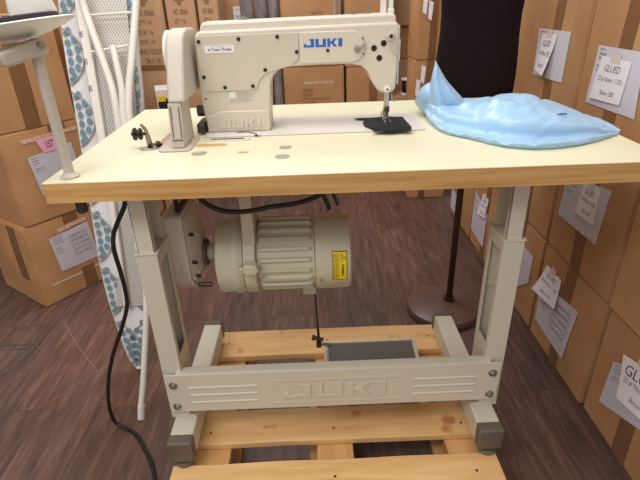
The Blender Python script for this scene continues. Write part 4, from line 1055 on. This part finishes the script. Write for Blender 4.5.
# ------------------------------------------------------------------ ironing board, upright on its nose
def IB():
    t = thing('ironing_board', 'folded ironing board in a teal and white patterned cover, standing on end', 'ironing board', (-.14, .47, FZ))
    sl = .29; nrm = Vector((0, -1, sl)).normalized(); up = Vector((0, sl, 1)).normalized(); ex = Vector((1, 0, 0))
    O = Vector((0, .47, FZ))
    def P(x, s, e=0): return O+ex*x+up*s+nrm*e
    Lft = [(-.142, .012), (-.168, .06), (-.193, .162), (-.224, .345), (-.236, .60), (-.246, .90), (-.255, 1.06), (-.256, 1.24), (-.25, 1.40), (-.23, 1.44)]
    Rgt = [(-.126, .012), (-.112, .06), (-.098, .13), (-.075, .23), (-.056, .445), (-.04, .70), (-.029, .93), (-.028, 1.06), (-.026, 1.24), (-.03, 1.40), (-.05, 1.44)]
    def sm(l): return [(p.x, p.y) for p in catmull([(a, b, 0) for a, b in l], 5)]
    lf, rg = sm(Lft), sm(Rgt)
    poly = lf+rg[::-1]
    n = len(poly)
    # cover: padded body, thickness behind the plane
    mb = MB(); vs = []
    c = Vector((-.14, .7))
    for (e, k) in ((-.002, .94), (.004, .985), (.0, 1), (-.018, 1.0), (-.03, .97)):
        for a, b in poly: 
            vs.append(P(-.14+(a+.14)*k, .72+(b-.72)*(1-(1-k)*.35), e))
    fs = [(k*n+i, k*n+(i+1) % n, (k+1)*n+(i+1) % n, (k+1)*n+i) for k in range(4) for i in range(n)]+[tuple(range(n)), tuple(range(4*n, 5*n))]
    cov = mb.add(vs, fs).build('padded_cover', M['cover_white'], t, angle=60)
    # pattern: pointed ovals filled with round berries, lying on the border of the cover
    mb = MB(); m2 = MB()
    def edge_l(s):
        for (a, b), (c_, d) in zip(lf, lf[1:]):
            if b <= s <= d: return a+(c_-a)*(s-b)/(d-b+1e-9)
        return lf[-1][0]
    def edge_r(s):
        for (a, b), (c_, d) in zip(rg, rg[1:]):
            if b <= s <= d: return a+(c_-a)*(s-b)/(d-b+1e-9)
        return rg[-1][0]
    def disc(m, x, s, r, e, k=10):
        el, er = edge_l(s)+.004, edge_r(s)-.004
        if x-r < el or x+r > er: 
            if x < el-.002 or x > er+.002: return
            r = min(r, max(.003, x-el if x < 0-.14 else er-x))
        m.add([P(x+r*math.cos(2*PI*i/k), s+r*1.25*math.sin(2*PI*i/k), e) for i in range(k)], [tuple(range(k))])
    for side in (-1, 1):
        for s0 in [.11+.192*i for i in range(7)]:
            hl = .084
            arc = []
            for i in range(13):
                a = -1+2*i/12; s = s0+hl*a
                w = .056*(1-a*a)**.8
                x = edge_l(s)+.004+w if side < 0 else edge_r(s)-.004-w
                arc.append((x, s))
            m2.tube([P(x, s, .0045) for x, s in arc], .0022, 6)
            for i in range(6):
                a = -.82+1.64*i/5; s = s0+hl*a
                lim = .056*(1-a*a)**.8
                for q in ((.3,) if lim < .02 else (.22, .68)):
                    x = edge_l(s)+.005+lim*q if side < 0 else edge_r(s)-.005-lim*q
                    disc(mb, x, s+(.008 if q > .5 else 0), .0088, .0052)
    mb.build('berry_pattern', M['cover_teal'], cov, smooth=False, label='teal berry print')
    m2.build('leaf_outline', M['cover_grey'], cov)
    # perforated sheet: a shallow tray inset from the border
    mb = MB(); nn = 40; vs = []
    for j in range(nn+1):
        s = .25+(1.38-.25)*j/nn
        xl, xr = edge_l(s)+.066*min(1, (s-.18)/.2), edge_r(s)-.018
        vs += [P(xl, s, .009), P(xr, s, .009), P(xl, s, .005), P(xr, s, .005)]
    fs = []
    for j in range(nn):
        a = 4*j; fs += [(a, a+1, a+5, a+4), (a+2, a+6, a+7, a+3), (a, a+4, a+6, a+2), (a+1, a+3, a+7, a+5)]
    fs += [(0, 2, 3, 1), (4*nn, 4*nn+1, 4*nn+3, 4*nn+2)]
    o = mb.add(vs, fs).build('perforated_sheet', M['net'], t, smooth=False)
    uv = o.data.uv_layers.new(name='UVMap')
    for lp in o.data.loops:
        co = o.data.vertices[lp.vertex_index].co
        uv.data[lp.index].uv = (co.x*1.3, (co-O).dot(up)*.75)
    # flat strip with printed marks along the left of the sheet
    mb = MB(); a, b = (-.168, .85), (-.19, 1.40)
    vs = [P(x, s, e) for e in (.011, .028) for x, s in ((-.152, .25), (-.176, .85), (-.203, 1.40), (-.175, 1.40), (-.150, .85), (-.135, .25))]
    mb.add(vs, [(0, 1, 2, 3, 4, 5), (11, 10, 9, 8, 7, 6)]+[(i, 6+i, 6+(i+1) % 6, (i+1) % 6) for i in range(6)])
    rail = mb.build('side_rail', M['white_tube'], t, bevel=.003)
    mb = MB()
    for s, x in ((1.12, -.187), (1.04, -.183), (.96, -.178)): put_text(mb, '85', lambda u, v: P(x-.004+.014*u, s+.03*v, .0286), 0, .8, 0, .6, .01)
    mb.build('printed_marks', M['ink_black'], rail, smooth=False)
    # legs
    for (pts, r) in (([(-.163, .76, 1.20), (-.161, .762, 1.066), (-.142, .738, .984), (-.109, .702, .858), (-.098, .683, .80), (-.093, .655, .70), (-.080, .60, .52), (-.060, .52, .34)], .0112),
                     ([(.014, .80, 1.20), (-.001, .762, 1.061), (-.032, .713, .898), (-.050, .69, .814), (-.056, .664, .727), (-.048, .60, .52), (-.025, .50, .36)], .0112)):
        MB().tube(catmull(pts, 6), r).build('leg_tube', M['white_tube'], t)
    lg = MB().tube(catmull([(-.087, .73, .937), (-.080, .713, .899), (-.072, .689, .814), (-.075, .664, .728), (-.055, .58, .50), (-.030, .44, .26), (-.045, .32, .03), (-.060, .262, -.085)], 8), .0098).build('leg_tube', M['white_tube'], t)
    MB().cyl((-.058, .268, -.075), (-.0625, .255, -.1185), .0115, .012).build('foot_cap', M['white_plastic'], lg)
    MB().tube([(-.150, .762, 1.024), (-.012, .762, 1.028)], .0035, 8).build('cross_rod', M['white_tube'], t)
    MB().tube([(-.158, .731, .923), (-.040, .735, .938)], .0035, 8).build('cross_rod', M['white_tube'], t)
    MB().tube(catmull([(-.02, .45, .28), (.0, .44, .20), (-.012, .43, .13), (.004, .42, .10), (.0, .42, .06), (-.008, .42, .08), (.002, .42, .12)]), .0011, 6).build('loose_thread', M['thread'], t)
    rebase(t)
IB()

# ------------------------------------------------------------------ dress form
t = thing('dress_form', 'near-black dress form body on a dark brown pole and round base', 'dress form', (1.045, .78, FZ))
MB().lathe([(.143, 0), (.150, .006), (.150, .018), (.144, .028), (.115, .040), (.05, .047), (.02, .05)], (-.02, 0, 0), n=64).build('round_base', M['form_base'], t)
MB().cyl((0, 0, .0505), (0, 0, .84), .0125, n=20).cyl((0, 0, .0505), (0, 0, .062), .022).build('pole', M['form_wood'], t)
prof = [(.125, .80), (.136, .806), (.140, .83), (.142, .90), (.139, .96), (.134, 1.02), (.134, 1.08), (.139, 1.14), (.150, 1.20), (.158, 1.26), (.155, 1.33), (.135, 1.40), (.08, 1.46), (.05, 1.49), (.048, 1.55)]
MB().lathe([(r*.925, z+.035) for r, z in prof], (.006, 0, 0), n=56, sx=1, sy=.68).build('form_body', M['form'], t)

# ------------------------------------------------------------------ floor marks
mb = MB()
for (a, b) in (((-1.05, .655), (-.575, .652)), ((-.575, .652), (-.72, .20))):
    mb.bar((a[0], a[1], FZ+.0008), (b[0], b[1], FZ+.0008), .010, .0010)
mb.bar((-1.05, .630, FZ+.0008), (-.61, .627, FZ+.0008), .004, .001); mb.bar((-.612, .627, FZ+.0008), (-.745, .20, FZ+.0008), .004, .001)
o = mb.build('floor_tape', M['floor_tape'], smooth=False); tag(o, 'grey tape outline stuck on the wood floor at the left', 'tape')
o = MB().tube(catmull([(-.55, .80, 0), (-.42, .63, 0), (-.30, .495, 0), (-.292, .48, 0), (-.33, .42, 0), (-.40, .33, 0)]), .0011, 6).build('stray_thread', mat('brown_thread', srgb(170, 130, 108), .8), loc=(0, 0, FZ+.0015)); tag(o, 'long bent pale thread lying on the floor left of the stand', 'thread')

# ------------------------------------------------------------------ lights
def lamp(loc, sx, sy, power, col=(1, .955, .91), label=''):
    t = thing('ceiling_light', label, 'ceiling light', loc)
    MB().box(-sx/2-.03, sx/2+.03, -sy/2-.03, sy/2+.03, .02, .07).build('housing', M['white_plastic'], t)
    l = bpy.data.lights.new('panel_light', 'AREA'); l.shape = 'RECTANGLE'; l.size = sx; l.size_y = sy; l.energy = power; l.color = col
    o = bpy.data.objects.new('panel_light', l); COL.objects.link(o); o.parent = t
lamp((.35, .1, 2.25), 1.3, .7, 19, label='long ceiling light above the sewing table')
lamp((.1, 1.7, 2.3), 1.2, .6, 24, label='long ceiling light above the rear cartons')
lamp((-.6, -1.3, 2.3), 1.3, .7, 33, label='long ceiling light behind the camera position')
w = bpy.data.worlds.new('World'); S.world = w; w.use_nodes = True
w.node_tree.nodes['Background'].inputs[0].default_value = (1, .95, .91, 1); w.node_tree.nodes['Background'].inputs[1].default_value = .6

# ------------------------------------------------------------------ camera
cam = bpy.data.cameras.new('camera'); co = bpy.data.objects.new('camera', cam); COL.objects.link(co)
cx, cy, cz, pt, yw, rl, f = (0.51023, -0.87157, 1.06042, 0.46927, 0.00913, -0.03389, 485.11741)
F = Vector((math.sin(yw)*math.cos(pt), math.cos(yw)*math.cos(pt), -math.sin(pt)))
R = Vector((math.cos(yw), -math.sin(yw), 0)); Uv = R.cross(F)
R2 = R*math.cos(rl)+Uv*math.sin(rl); U2 = -R*math.sin(rl)+Uv*math.cos(rl)
mx = Matrix((R2, U2, -F)).transposed().to_4x4(); mx.translation = (cx, cy, cz)
co.matrix_world = mx; cam.sensor_width = 36; cam.sensor_fit = 'HORIZONTAL'; cam.lens = f/640*36; cam.clip_start = .02
S.camera = co
S.view_settings.view_transform = 'Standard'; S.view_settings.look = 'None'; S.view_settings.gamma = 1; S.view_settings.use_curve_mapping = False
S.view_settings.exposure = 0.0
